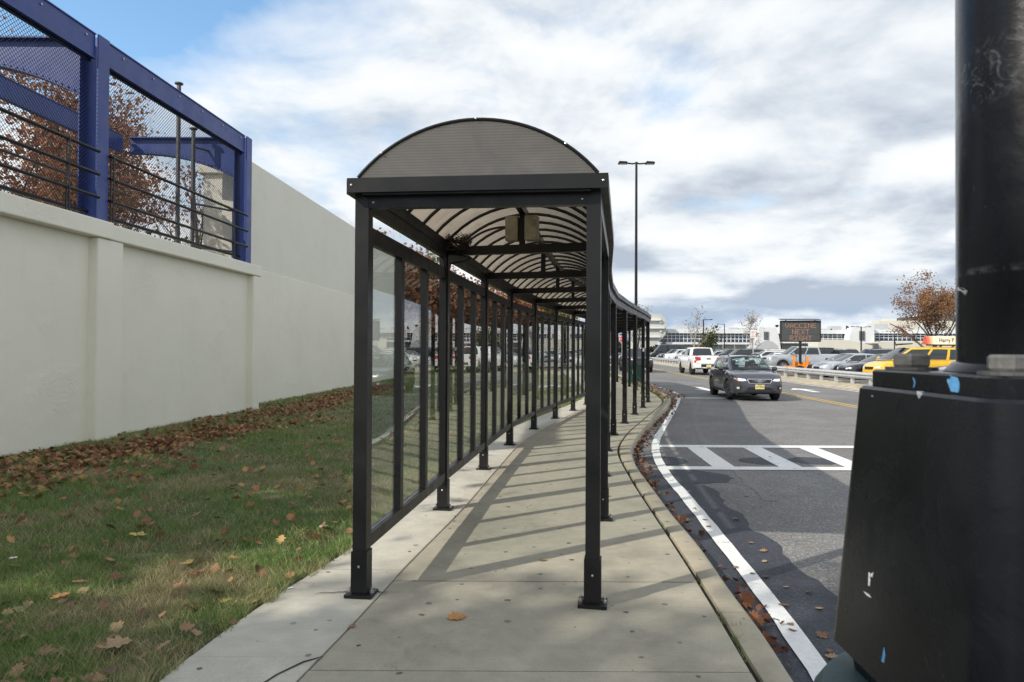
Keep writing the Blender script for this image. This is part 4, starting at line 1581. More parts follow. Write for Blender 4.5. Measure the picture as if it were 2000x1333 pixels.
def cab_faces(s, taper=0.0):
    """cells of the glasshouse: dict name -> (list of quads) ; windows separate"""
    c = s['cab']
    arch = c['arch']

    def top(x, y):
        u = (c['xft'] - x) / (c['xft'] - c['xrt'])
        return c['zt'] + arch * (math.sin(PI * min(1, max(0, u * 0.8 + 0.15))) - 0.4) - 0.05 * (y / c['wt']) ** 2

    def side(u, v, sg):
        xb = c['xf'] + (c['xr'] - c['xf']) * u
        xt = c['xft'] + (c['xrt'] - c['xft']) * u
        yb = c['wb'] * (1 - 0.10 * max(0, 1 - u * 4) ** 2 - 0.12 * max(0, u * 3 - 2) ** 2)
        yt = c['wt'] * (1 - 0.06 * max(0, 1 - u * 4) ** 2 - 0.10 * max(0, u * 3 - 2) ** 2)
        x = xb + (xt - xb) * v
        y = yb + (yt - yb) * v + 0.035 * math.sin(PI * v)
        zt_ = top(xt, yt)
        return Vector((x, sg * y, c['zb'] + (zt_ - c['zb']) * v))

    def front(u, v):
        a = side(0, v, 1)
        b = side(0, v, -1)
        p = a.lerp(b, u)
        bow = 4 * u * (1 - u)
        p.x += 0.13 * bow * (1 - 0.45 * v)
        p.z += 0.035 * bow * v
        return p

    def rear(u, v):
        a = side(1, v, -1)
        b = side(1, v, 1)
        p = a.lerp(b, u)
        bow = 4 * u * (1 - u)
        p.x -= 0.07 * bow * (1 - 0.3 * v)
        p.z += 0.035 * bow * v
        return p
    return side, front, rear, top


_cab_cache = {}


def cab_meshes(kind):
    if kind in _cab_cache:
        return _cab_cache[kind]
    s = SP[kind]
    side, front, rear, top = cab_faces(s)
    shell = MB()
    wins = []

    def cell(fn, u0, u1, v0, v1, nu, nv, mb):
        vs = []
        for j in range(nv + 1):
            for i in range(nu + 1):
                vs.append(fn(u0 + (u1 - u0) * i / nu, v0 + (v1 - v0) * j / nv))
        w = nu + 1
        mb.add(vs, [(j * w + i, j * w + i + 1, (j + 1) * w + i + 1, (j + 1) * w + i) for j in range(nv) for i in range(nu)])

    vs_ = [0, .07, .86, 1]
    us = s['us']
    van = kind == 'van'
    for sg in (1, -1):
        fn = lambda u, v: side(u, v, sg)
        for i in range(len(us) - 1):
            for j in range(3):
                if j == 1 and i in (1, 3, 5) and us[i + 1] - us[i] > 0.03 and not (kind == 'pickup' and i == 5):
                    mb = MB()
                    cell(fn, us[i], us[i + 1], .07, .86, 4, 4, mb)
                    wins.append(('side_window', mb, Vector((0, sg, 0.3))))
                else:
                    cell(fn, us[i], us[i + 1], vs_[j], vs_[j + 1], max(1, int((us[i + 1] - us[i]) * 12)), 4 if j == 1 else 1, shell)
    for fn, nm, vv, uu, d in ((front, 'windscreen', [0, .03, .95, 1], [0, .05, .95, 1], Vector((1, 0, .6))), (rear, 'rear_window', [0, .12, .90, 1], [0, .09, .91, 1], Vector((-1, 0, .4)))):
        for i in range(3):
            for j in range(3):
                if i == 1 and j == 1:
                    mb = MB()
                    cell(fn, uu[1], uu[2], vv[1], vv[2], 10, 5, mb)
                    wins.append((nm, mb, d))
                else:
                    cell(fn, uu[i], uu[i + 1], vv[j], vv[j + 1], 10 if i == 1 else 1, 5 if j == 1 else 1, shell)
    # roof
    vs = []
    nu, nv = 12, 10
    for j in range(nv + 1):
        for i in range(nu + 1):
            u = i / nu
            a, b = side(u, 1, 1), side(u, 1, -1)
            if i == 0:
                p = front(j / nv, 1)
            elif i == nu:
                p = rear(1 - j / nv, 1)
            else:
                p = a.lerp(b, j / nv)
                p.z += 0.035 * 4 * (j / nv) * (1 - j / nv)
            vs.append(p)
    w = nu + 1
    shell.add(vs, [(j * w + i, j * w + i + 1, (j + 1) * w + i + 1, (j + 1) * w + i) for j in range(nv) for i in range(nu)])
    me = shell.mesh('cab')
    bm = bmesh.new()
    bm.from_mesh(me)
    bmesh.ops.remove_doubles(bm, verts=bm.verts, dist=1e-4)
    bmesh.ops.recalc_face_normals(bm, faces=bm.faces)
    bm.to_mesh(me)
    bm.free()
    out = []
    for nm, mb, d in wins:
        m2 = mb.mesh(nm)
        bm = bmesh.new()
        bm.from_mesh(m2)
        bm.normal_update()
        avg = sum((f.normal for f in bm.faces), Vector())
        if avg.dot(d) < 0:
            bmesh.ops.reverse_faces(bm, faces=bm.faces)
            bm.normal_update()
        for v in bm.verts:
            v.co -= v.normal * 0.008
        bm.to_mesh(m2)
        bm.free()
        out.append((nm, m2))
    _cab_cache[kind] = (me, out)
    return _cab_cache[kind]


def project(bvh, pts, org_off, d, lift=0.006, back=0.02, n=None):
    """a closed outline pushed on to the body skin along d, as a thin solid piece"""
    hit_pts = []
    d = Vector(d).normalized()
    P = []
    for i in range(len(pts)):
        a, b = Vector(pts[i]), Vector(pts[(i + 1) % len(pts)])
        k = max(1, int((b - a).length / 0.08))
        for j in range(k):
            P.append(a.lerp(b, j / k))
    for p in P:
        h, nn_, _, _ = bvh.ray_cast(p - d * 3.0, d)
        if h is None:
            h = p.copy()
        hit_pts.append(h - d * lift)
    return hit_pts


def skin_piece(bvh, corners, d, mat, name, parent, nu=6, nv=3, lift=0.008):
    """a four-cornered lens or panel laid on the body skin (corners in order), with turned-in edges"""
    d = Vector(d).normalized()
    c = [Vector(p) for p in corners]
    vs, ok = [], True
    for j in range(nv + 1):
        for i in range(nu + 1):
            u, v = i / nu, j / nv
            p = c[0].lerp(c[1], u).lerp(c[3].lerp(c[2], u), v)
            h, nn_, _, _ = bvh.ray_cast(p - d * 3.0, d)
            if h is None:
                h = p
            vs.append(h - d * lift)
    w = nu + 1
    fs = [(j * w + i, j * w + i + 1, (j + 1) * w + i + 1, (j + 1) * w + i) for j in range(nv) for i in range(nu)]
    rim = [i for i in range(w)] + [j * w + nu for j in range(1, nv + 1)] + [nv * w + i for i in range(nu - 1, -1, -1)] + [j * w for j in range(nv - 1, 0, -1)]
    b0 = len(vs)
    vs += [vs[i] + d * (lift + 0.02) for i in rim]
    for k in range(len(rim)):
        k2 = (k + 1) % len(rim)
        fs.append((rim[k], rim[k2], b0 + k2, b0 + k))
    return MB().add(vs, fs).build(name, mat, parent, smooth=True, sharp=50)


def outline_ring(bvh, outer, inner, d, mat, name, parent, lift=0.014):
    d = Vector(d).normalized()

    def cast(p):
        p = Vector(p)
        h, _, _, _ = bvh.ray_cast(p - d * 3.0, d)
        return (p if h is None else h) - d * lift
    o = [cast(p) for p in outer]
    i_ = [cast(p) for p in inner]
    n = len(o)
    ob = [p + d * (lift + 0.02) for p in o]
    ib = [p + d * (lift + 0.02) for p in i_]
    vs = o + i_ + ob + ib
    fs = []
    for k in range(n):
        k2 = (k + 1) % n
        fs += [(k, k2, n + k2, n + k), (k, 2 * n + k, 2 * n + k2, k2), (n + k, n + k2, 3 * n + k2, 3 * n + k)]
    return MB().add(vs, fs).build(name, mat, parent)


def vehicle(name, label, cat, kind, paint, x, y, z, yaw, group=None, detail=1, dark_rim=False, tail=False, clear=False, scale=1.0):
    s = SP[kind]
    t = thing(name, label, cat, (x, y, z), yaw, group)
    t.scale = (scale, scale, scale)
    bme, bvh, xf, xr = car_body(kind)
    cme, wins = cab_meshes(kind)

    def paint_copy(me):
        m2 = me.copy()
        m2.materials.clear()
        return link('body', m2, paint, t, True, 38)
    bo = paint_copy(bme)
    co = paint_copy(cme)
    co.name = 'cab'
    for nm, me in wins:
        m2 = me if me.materials and not clear else me.copy()
        if clear:
            m2.materials.clear()
        link(nm, m2, M['clear_car'] if clear else M['car_glass'], t, True, 60)
    L, W, r = s['L'], s['W'], s['r']
    MB().box(((xf + xr) / 2, 0, s['zb'] + 0.10), (L * 0.9, W * 0.72, 0.22)).build('underbody', M['plastic'], t)
    ww = 0.22 if kind != 'pickup' else 0.27
    ty, rm = wheel_meshes(r, ww, dark_rim, 5)
    for xw in (xf, xr):
        for sg in (1, -1):
            o = reuse('wheel', ty, t, (xw, sg * (W / 2 - ww / 2 - 0.015), r), 0 if sg > 0 else PI)
            reuse('rim', rm, o)
        MB().tube([(xw, -W / 2 + 0.2, r), (xw, W / 2 - 0.2, r)], 0.06, 6).build('axle', M['plastic'], t)
    zt = lerp_tab(s['top'], L / 2 - 0.1)
    if detail:
        zh = lerp_tab(s['top'], L / 2 - 0.15) - 0.13
        for sg in (1, -1):
            skin_piece(bvh, [(0, sg * W * 0.24, zh - 0.05), (0, sg * W * 0.43, zh - 0.02), (0, sg * W * 0.44, zh + 0.09), (0, sg * W * 0.25, zh + 0.035)], (-1, 0, 0), M['lens'], 'headlight', t, 5, 2)
            zr = lerp_tab(s['top'], -L / 2 + 0.15) - 0.18
            hgt = 0.09 if kind in ('sedan', 'hatch') else 0.16
            skin_piece(bvh, [(0, sg * W * 0.25, zr - hgt * 0.7), (0, sg * W * 0.42, zr - hgt), (0, sg * W * 0.43, zr + hgt * 0.8), (0, sg * W * 0.27, zr + hgt * 0.5)], (1, 0, 0), M['red'], 'taillight', t, 4, 2)
            skin_piece(bvh, [(xf - 0.78, 0, s['zb'] + 0.62 * (zt - s['zb'])), (xf - 0.62, 0, s['zb'] + 0.62 * (zt - s['zb'])), (xf - 0.62, 0, s['zb'] + 0.64 * (zt - s['zb']) + 0.02), (xf - 0.78, 0, s['zb'] + 0.64 * (zt - s['zb']) + 0.02)], (0, -sg, 0), M['plastic'], 'door_handle', t, 1, 1, 0.012)
            mr = MB()
            c = s['cab']
            mx = c['xf'] - 0.32
            mr.lathe([(0.02, -0.075), (0.075, -0.05), (0.09, 0.0), (0.075, 0.055), (0.02, 0.075)], 10, (mx, sg * (W / 2 + 0.08), c['zb'] + 0.09), axis='y')
            mr.bar((mx + 0.02, sg * (W / 2 - 0.13), c['zb'] + 0.03), (mx, sg * (W / 2 + 0.05), c['zb'] + 0.07), 0.05, 0.04)
            mr.build('mirror', paint, t, True)
        gz = zh - 0.02
        skin_piece(bvh, [(0, -W * 0.2, gz - 0.09), (0, W * 0.2, gz - 0.09), (0, W * 0.22, gz + 0.05), (0, -W * 0.22, gz + 0.05)], (-1, 0, 0), M['plastic'], 'grille', t, 6, 2) if kind != 'hatch' else None
        if kind != 'hatch':
            skin_piece(bvh, [(0, -W * 0.3, s['zb'] + 0.10), (0, W * 0.3, s['zb'] + 0.10), (0, W * 0.26, s['zb'] + 0.20), (0, -W * 0.26, s['zb'] + 0.20)], (-1, 0, 0), M['plastic'], 'air_intake', t, 6, 1)
    if s.get('roof_rail') and detail:
        side, front, rear, top = cab_faces(s)
        for sg in (1, -1):
            pts = [side(u, 1, sg) + Vector((0, -sg * 0.05, 0.05 if 0.05 < u < 0.95 else 0.0)) for u in (0.06, 0.12, 0.3, 0.5, 0.7, 0.88, 0.95)]
            pts[0].z -= 0.05
            MB().tube(pts, 0.018, 6).build('roof_rail', M['plastic'], t, True)
    return t, bvh, xf, xr


P_ = {k: car_paint('paint_' + k, v[0], v[1]) for k, v in dict(
    graphite=((0.075, 0.077, 0.097), 0.6), white=((0.78, 0.78, 0.77), 0.0), silver=((0.50, 0.52, 0.55), 0.6), black=((0.012, 0.013, 0.017), 0.2),
    navy=((0.022, 0.030, 0.055), 0.4), yellow=((0.80, 0.46, 0.012), 0.0), slate=((0.15, 0.18, 0.23), 0.5), green=((0.022, 0.055, 0.045), 0.3),
    grey=((0.10, 0.105, 0.12), 0.5), paleblue=((0.34, 0.42, 0.50), 0.5), pearl=((0.66, 0.66, 0.64), 0.1), bluewhite=((0.58, 0.63, 0.68), 0.3), wine=((0.15, 0.02, 0.025), 0.3)).items()}

# --- the oncoming car
fw = G(1474, 783.5, ROAD_Z)
CAR_YAW = math.atan2(-1, 0.03)
cx0 = fw + Vector((0.0, 1.55, 0))
cp = G(1475, 783, ROAD_Z)
t, bvh, xf, xr = vehicle('oncoming_car', 'dark grey raised hatchback driving towards us with its headlights lit', 'car', 'hatch', P_['graphite'], 8.66, 25.6, ROAD_Z, -PI / 2 - R(4.5), detail=0, dark_rim=True, clear=True)
W = 1.78
fd = (-1, 0, 0)
for sg in (1, -1):
    skin_piece(bvh, [(0, sg * 0.42, 0.705), (0, sg * 0.70, 0.695), (0, sg * 0.86, 0.80), (0, sg * 0.50, 0.775)], fd, M['lens'], 'headlight', t, 8, 3)
    hl = skin_piece(bvh, [(0, sg * 0.46, 0.712), (0, sg * 0.645, 0.706), (0, sg * 0.68, 0.76), (0, sg * 0.50, 0.756)], fd, M['lit'], 'lit_bulb', t, 5, 2, 0.013)
    skin_piece(bvh, [(0, sg * 0.70, 0.71), (0, sg * 0.76, 0.735), (0, sg * 0.80, 0.785), (0, sg * 0.72, 0.77)], fd, M['amber'], 'indicator', t, 3, 2, 0.014)
    skin_piece(bvh, [(0, sg * 0.62, 0.40), (0, sg * 0.76, 0.40), (0, sg * 0.77, 0.52), (0, sg * 0.58, 0.53)], fd, M['plastic'], 'fog_surround', t, 4, 2)
    skin_piece(bvh, [(0, sg * 0.67, 0.425), (0, sg * 0.745, 0.425), (0, sg * 0.745, 0.495), (0, sg * 0.67, 0.495)], fd, M['lens'], 'fog_light', t, 3, 2, 0.015)
ho = [(0, -0.40, 0.775), (0, 0.40, 0.775), (0, 0.42, 0.735), (0, 0.36, 0.615), (0, -0.36, 0.615), (0, -0.42, 0.735)]
hi = [(0, -0.375, 0.757), (0, 0.375, 0.757), (0, 0.395, 0.730), (0, 0.34, 0.637), (0, -0.34, 0.637), (0, -0.395, 0.730)]


def densering(p, k=5):
    out = []
    for i in range(len(p)):
        a, b = Vector(p[i]), Vector(p[(i + 1) % len(p)])
        out += [a.lerp(b, j / k) for j in range(k)]
    return out


grl = skin_piece(bvh, [(0, -0.35, 0.63), (0, 0.35, 0.63), (0, 0.39, 0.76), (0, -0.39, 0.76)], fd, M['plastic'], 'grille', t, 8, 3, 0.008)
outline_ring(bvh, densering(ho), densering(hi), fd, M['chrome'], 'grille_surround', grl, 0.02)
for sg in (1, -1):
    skin_piece(bvh, [(0, sg * 0.07, 0.685), (0, sg * 0.12, 0.715), (0, sg * 0.385, 0.725), (0, sg * 0.385, 0.745)], fd, M['chrome'], 'wing_bar', grl, 5, 1, 0.022)
em = [(0, 0.085 * math.cos(2 * PI * k / 18), 0.70 + 0.043 * math.sin(2 * PI * k / 18)) for k in range(18)]
emi = [(0, 0.070 * math.cos(2 * PI * k / 18), 0.70 + 0.031 * math.sin(2 * PI * k / 18)) for k in range(18)]
outline_ring(bvh, em, emi, fd, M['chrome'], 'emblem_ring', grl, 0.03)
fx_ = bvh.ray_cast(Vector((4, 0, 0.70)), Vector((-1, 0, 0)))[0].x
M['emblem_blue'] = pm('emblem_blue', (0.13, 0.15, 0.20), 0.3)
MB().prism([(fx_ + 0.022, a * 1.0, b) for _, a, b in emi], (0.004, 0, 0)).build('emblem', M['emblem_blue'], grl)
mb = MB()
for (a, b, s_) in ((-0.038, 0.704, 0.013), (0.005, 0.712, 0.009), (0.03, 0.706, 0.009), (0.012, 0.692, 0.008), (0.036, 0.690, 0.008), (-0.012, 0.69, 0.007)):
    mb.prism([(fx_ + 0.0265, a + s_ * math.cos(PI / 4 * k) * (1 if k % 2 == 0 else 0.35), b + s_ * math.sin(PI / 4 * k) * (1 if k % 2 == 0 else 0.35)) for k in range(8)], (0.003, 0, 0))
mb.build('emblem_stars', M['chrome'], grl)
skin_piece(bvh, [(0, -0.47, 0.38), (0, 0.47, 0.38), (0, 0.36, 0.485), (0, -0.36, 0.485)], fd, M['plastic'], 'air_intake', t, 8, 2)
skin_piece(bvh, [(0, -0.62, 0.285), (0, 0.62, 0.285), (0, 0.52, 0.365), (0, -0.52, 0.365)], fd, M['plastic'], 'bumper_lip', t, 8, 2, 0.012)
fp = bvh.ray_cast(Vector((4, 0, 0.50)), Vector((-1, 0, 0)))[0].x + 0.022
pl = bevel(MB().box((fp, 0, 0.50), (0.012, 0.305, 0.155)).build('number_plate', M['plate'], t), 0.004, 1)
text_mesh('K57-ENR', 0.085, M['ink'], 'plate_lettering', pl, (fp + 0.0085, 0, 0.497), (PI / 2, 0, PI / 2), 0.001, sx=0.82)
text_mesh('NEW JERSEY', 0.026, M['ink'], 'plate_lettering', pl, (fp + 0.0085, 0, 0.562), (PI / 2, 0, PI / 2), 0.001)
for xw in (xf, xr):
    for sg in (1, -1):
        mb = MB()
        n = 20
        ra0, ra1 = 0.395, 0.455
        vs = []
        for k in range(n + 1):
            a = PI * k / n
            for rr_ in (ra0, ra1):
                xx, zz = xw + rr_ * math.cos(a), 0.345 + rr_ * math.sin(a) * 1.0
                zz = max(zz, 0.28)
                h = bvh.ray_cast(Vector((xx, sg * 3, zz)), Vector((0, -sg, 0)))[0]
                yy = (h.y if h is not None and abs(h.y) > 0.6 else sg * 0.87) + sg * 0.012
                vs.append((xx, yy, zz))
        fs = [(2 * k, 2 * k + 1, 2 * k + 3, 2 * k + 2) for k in range(n)]
        b0 = len(vs)
        vs += [(p[0], p[1] - sg * 0.05, p[2]) for p in vs]
        fs += [(2 * k + 1, 2 * k + 3, b0 + 2 * k + 3, b0 + 2 * k + 1) for k in range(n)] + [(2 * k, 2 * k + 2, b0 + 2 * k + 2, b0 + 2 * k) for k in range(n)]
        mb.add(vs, fs).build('arch_cladding', M['plastic'], t)
for sg in (1, -1):
    skin_piece(bvh, [(-0.93, 0, 0.27), (0.90, 0, 0.27), (0.90, 0, 0.36), (-0.93, 0, 0.36)], (0, -sg, 0), M['plastic'], 'sill_cladding', t, 8, 1, 0.012)
    for xx in (0.30, -0.60):
        skin_piece(bvh, [(xx - 0.19, 0, 0.865), (xx, 0, 0.865), (xx, 0, 0.89), (xx - 0.19, 0, 0.89)], (0, -sg, 0), P_['graphite'], 'door_handle', t, 1, 1, 0.022)
    for xx in (0.78, -0.20):
        skin_piece(bvh, [(xx - 0.004, 0, 0.37), (xx + 0.004, 0, 0.37), (xx + 0.004, 0, 0.99), (xx - 0.004, 0, 0.99)], (0, -sg, 0), M['plastic'], 'door_seam', t, 1, 6, 0.002)
    mr = MB()
    mr.lathe([(0.02, -0.10), (0.07, -0.08), (0.085, 0.0), (0.07, 0.07), (0.02, 0.09)], 12, (0.66, sg * 0.96, 1.09), axis='y')
    mr.bar((0.70, sg * 0.80, 1.03), (0.67, sg * 0.90, 1.07), 0.06, 0.04)
    mr.build('mirror', P_['graphite'], t, True)
    side, front, rear, top = cab_faces(SP['hatch'])
    pts = [side(u, 1, sg) + Vector((0, -sg * 0.02, 0.06 if 0.1 < u < 0.94 else 0.005)) for u in (0.03, 0.12, 0.3, 0.5, 0.7, 0.88, 0.97)]
    MB().tube(pts, 0.02, 6).build('roof_rail', M['plastic'], t, True)
    MB().bar((1.2, sg * 0.28 - 0.1, 1.062), (1.09, sg * 0.28 + 0.42, 1.075), 0.02, 0.015).build('wiper', M['plastic'], t)
    # cabin: seats
    st_ = MB()
    st_.box((-0.15, sg * 0.36, 0.98), (0.14, 0.46, 0.5))
    st_.box((-0.18, sg * 0.36, 1.30), (0.10, 0.25, 0.16))
    bevel(st_.build('seat', M['seat'], t), 0.03, 2)
MB().box((-0.6, 0, 1.085), (2.4, 1.3, 0.03)).build('cabin_floor', M['seat'], t)
MB().box((0.72, 0, 1.085), (0.45, 1.36, 0.07)).build('dashboard', M['plastic'], t)
bevel(MB().box((0.42, 0, 1.375), (0.03, 0.24, 0.065)).build('interior_mirror', M['lens'], t), 0.01, 1)
sw = []
for k in range(17):
    a = 2 * PI * k / 16
    sw.append((0.34 + 0.08 * math.sin(a), 0.36 + 0.17 * math.cos(a), 1.10 + 0.16 * math.sin(a)))
MB().tube(sw, 0.016, 6, cap=False).build('steering_wheel', M['plastic'], t, True)


def skin_body(name, verts, edges, radii, mat, parent=None, loc=(0, 0, 0), rz=0.0):
    me = bpy.data.meshes.new(name)
    me.from_pydata(verts, edges, [])
    o = link(name, me, mat, parent, loc=loc)
    o.rotation_euler = (0, 0, rz)
    md = o.modifiers.new('skin', 'SKIN')
    md.use_smooth_shade = True
    for v, r_ in zip(me.skin_vertices[0].data, radii):
        v.radius = r_ if hasattr(r_, '__len__') else (r_, r_)
    me.skin_vertices[0].data[0].use_root = True
    ss = o.modifiers.new('sub', 'SUBSURF')
    ss.levels = 1
    ss.render_levels = 1
    return o


M['cloth'] = pm('dark_jacket', (0.03, 0.035, 0.05), 0.9)
M['skin'] = pm('skin', (0.48, 0.27, 0.18), 0.5)
M['hair'] = pm('dark_hair', (0.03, 0.02, 0.015), 0.7)
# driver: sits on the seat behind the wheel (seat on the car's own left side)
V = [(-0.02, 0.36, 0.72), (-0.03, 0.36, 0.95), (-0.03, 0.36, 1.10), (-0.02, 0.36, 1.17), (0.0, 0.36, 1.255), (0.01, 0.36, 1.33),
     (-0.02, 0.54, 1.10), (0.10, 0.60, 0.93), (0.33, 0.50, 1.12), (-0.02, 0.18, 1.10), (0.10, 0.12, 0.93), (0.33, 0.22, 1.12), (0.095, 0.36, 1.255)]
E = [(0, 1), (1, 2), (2, 3), (3, 4), (4, 5), (2, 6), (6, 7), (7, 8), (2, 9), (9, 10), (10, 11), (4, 12)]
RD = [(0.15, 0.11), (0.16, 0.11), (0.13, 0.10), (0.055, 0.055), (0.085, 0.075), (0.075, 0.075), 0.065, 0.05, 0.042, 0.065, 0.05, 0.042, 0.02]
drv = thing('person', 'driver in a dark jacket holding the wheel of the oncoming grey car', 'person', (8.66, 25.6, ROAD_Z), -PI / 2 - R(4.5))
bd = skin_body('torso', V, E, RD, M['skin'], drv)
jk = MB()
jk.lathe([(0.13, 0.70), (0.185, 0.85), (0.19, 1.0), (0.175, 1.10), (0.09, 1.16)], 14, (-0.03, 0.36, 0))
for s_ in (1, -1):
    jk.tube([(-0.02, 0.36 + s_ * 0.17, 1.10), (0.10, 0.36 + s_ * 0.24, 0.94), (0.27, 0.36 + s_ * 0.17, 1.08)], [0.08, 0.065, 0.055], 8)
jk.build('jacket', M['cloth'], drv, True)
hr = MB().lathe([(0.088, 0.0), (0.092, 0.04), (0.07, 0.085), (0.02, 0.105)], 12, (-0.015, 0.36, 1.29))
hr.build('hair', M['hair'], drv, True)

# --- white pickup driving away
wt, bvh, xf, xr = vehicle('white_pickup', 'white crew cab pickup driving away up the road, seen from behind', 'pickup truck', 'pickup', P_['white'], 14.05, 51.2, ROAD_Z, PI / 2 + R(-3.4), dark_rim=True, scale=1.06)
rd = (1, 0, 0)
for sg in (1, -1):
    skin_piece(bvh, [(0, sg * 0.83, 0.84), (0, sg * 0.955, 0.84), (0, sg * 0.955, 1.24), (0, sg * 0.83, 1.24)], rd, M['red'], 'taillight', wt, 2, 4, 0.02)
    skin_piece(bvh, [(0, sg * 0.85, 0.99), (0, sg * 0.94, 0.99), (0, sg * 0.94, 1.06), (0, sg * 0.85, 1.06)], rd, M['lens'], 'reverse_light', wt, 2, 1, 0.026)
    skin_piece(bvh, [(0, sg * 0.50, 0.50), (0, sg * 0.97, 0.50), (0, sg * 0.97, 0.74), (0, sg * 0.50, 0.74)], rd, P_['white'], 'bumper_corner', wt, 3, 2, 0.06)
skin_piece(bvh, [(0, -0.49, 0.44), (0, 0.49, 0.44), (0, 0.49, 0.74), (0, -0.49, 0.74)], rd, M['plastic'], 'bumper_middle', wt, 3, 2, 0.05)
skin_piece(bvh, [(0, -0.13, 1.07), (0, 0.13, 1.07), (0, 0.13, 1.13), (0, -0.13, 1.13)], rd, M['plastic'], 'tailgate_handle', wt, 2, 1, 0.02)
skin_piece(bvh, [(0, -0.80, 0.765), (0, 0.80, 0.765), (0, 0.80, 0.775), (0, -0.80, 0.775)], rd, M['plastic'], 'tailgate_seam', wt, 4, 1, 0.006)
skin_piece(bvh, [(0, -0.16, 0.55), (0, 0.16, 0.55), (0, 0.16, 0.70), (0, -0.16, 0.70)], rd, M['plate'], 'number_plate', wt, 2, 1, 0.07)
MB().box((-0.80, 0, 1.865), (0.05, 0.42, 0.05)).build('brake_light', M['red'], wt)
MB().box((-1.9, 0, 1.322), (1.85, 1.62, 0.02)).build('bed_floor', M['plastic'], wt)

# --- guard rail
gr = thing('guard_rail', 'long galvanised guard rail on short posts along the far edge of the road', 'guard rail', (rail_x(20), 20, 0))
prof = [(0.0, 0.0), (0.0, 0.03), (-0.075, 0.075), (-0.075, 0.115), (0.0, 0.15), (0.0, 0.165), (-0.075, 0.20), (-0.075, 0.24), (0.0, 0.285), (0.0, 0.315)]
ry = list(np.arange(8, 128, 3.81))
for a, b in zip(ry[:-1], ry[1:]):
    vs = []
    for y, dx in ((a, 0.0), (b + 0.12, -0.006)):
        for px, pz in prof:
            vs.append((rail_x(y) + px + dx - rail_x(20), y - 20, 0.33 + pz))
    n = len(prof)
    mb = MB().add(vs, [(k, k + 1, n + k + 1, n + k) for k in range(n - 1)])
    o = mb.build('rail_panel', M['galv'], gr, fix=False)
    md = o.modifiers.new('thick', 'SOLIDIFY')
    md.thickness = 0.006
for y in np.arange(8.2, 127, 1.905):
    mb = MB().box((rail_x(y) + 0.11 - rail_x(20), y - 20, 0.28), (0.14, 0.11, 0.62))
    mb.box((rail_x(y) + 0.02 - rail_x(20), y - 20, 0.48), (0.036, 0.15, 0.30))
    mb.build('post', M['pipe'] if False else M['galv'], gr)

# --- cars in the lot: first row noses to the rail, facing -x
def lot_car(nm, label, cat, kind, paint, y, back=0.0, yaw=PI, xo=None, **kw):
    L = SP[kind]['L']
    x = (rail_x(y) + 1.25 + back + L / 2) if xo is None else xo
    return vehicle(nm, label, cat, kind, P_[paint], x, y, LOT_Z, yaw + R(rnd.uniform(-1.5, 1.5)), 'cars parked in the lot beyond the guard rail', **kw)


lot_car('parked_car', 'black car parked backwards with its red tail light beside the yellow taxi', 'car', 'sedan', 'black', 28.6, 1.4, 0.0)
lot_car('parked_car', 'pale blue parked sedan between the yellow taxi and the black reversed car', 'car', 'sedan', 'paleblue', 31.3, 1.9)
taxi, tbvh, txf, txr = lot_car('yellow_taxi', 'bright yellow taxi van with an advertising board on its roof', 'taxi', 'minivan', 'yellow', 34.2, 0.2)
lot_car('parked_car', 'black low sedan parked next to the yellow taxi', 'car', 'sedan', 'black', 37.3, 0.2)
lot_car('parked_car', 'bright silver sedan parked between the two dark sedans', 'car', 'sedan', 'silver', 40.2, -0.1)
lot_car('parked_car', 'dark blue sedan parked beside the orange sign trailer', 'car', 'sedan', 'navy', 43.2, 0.7)
lot_car('silver_pickup', 'big silver crew cab pickup parked right behind the message sign', 'pickup truck', 'pickup', 'silver', 50.3, 0.0)
lot_car('parked_car', 'white sedan parked next to the silver pickup', 'car', 'sedan', 'white', 54.6, 0.0)
lot_car('parked_car', 'off-white hatchback parked second from the silver pickup', 'car', 'hatch', 'pearl', 57.8, 0.3)
lot_car('parked_car', 'dark grey sedan with a round roof behind the oncoming car', 'car', 'sedan', 'slate', 61.6, 0.6)
far_row = [(65.0, 'suv', 'black', 'black suv parked just past the round roofed grey sedan'), (69.5, 'suv', 'green', 'dark green suv showing above the white pickup'), (73.5, 'hatch', 'bluewhite', 'pale silver hatchback parked in front of the dark green suv'),
           (77.0, 'suv', 'green', 'greenish suv with a bright windscreen parked left of the white pickup'), (80.5, 'sedan', 'black', 'small black car parked in the far row between silver cars'), (84.2, 'sedan', 'paleblue', 'blue grey sedan parked in the far row along the rail'),
           (88.0, 'sedan', 'silver', 'silver sedan parked in the far row beside the blue grey one'), (92.0, 'hatch', 'bluewhite', 'very pale blue hatchback parked in the far row'), (96.5, 'suv', 'white', 'white suv parked in the far row by the shelter end'),
           (101.0, 'suv', 'navy', 'dark navy suv parked behind the white one at the shelter end'), (105, 'sedan', 'grey', 'grey sedan last in the far row beyond the shelter end')]
for y, k, c, lb_ in far_row:
    lot_car('parked_car', lb_, 'car', k, c, y, rnd.uniform(0, 0.5))
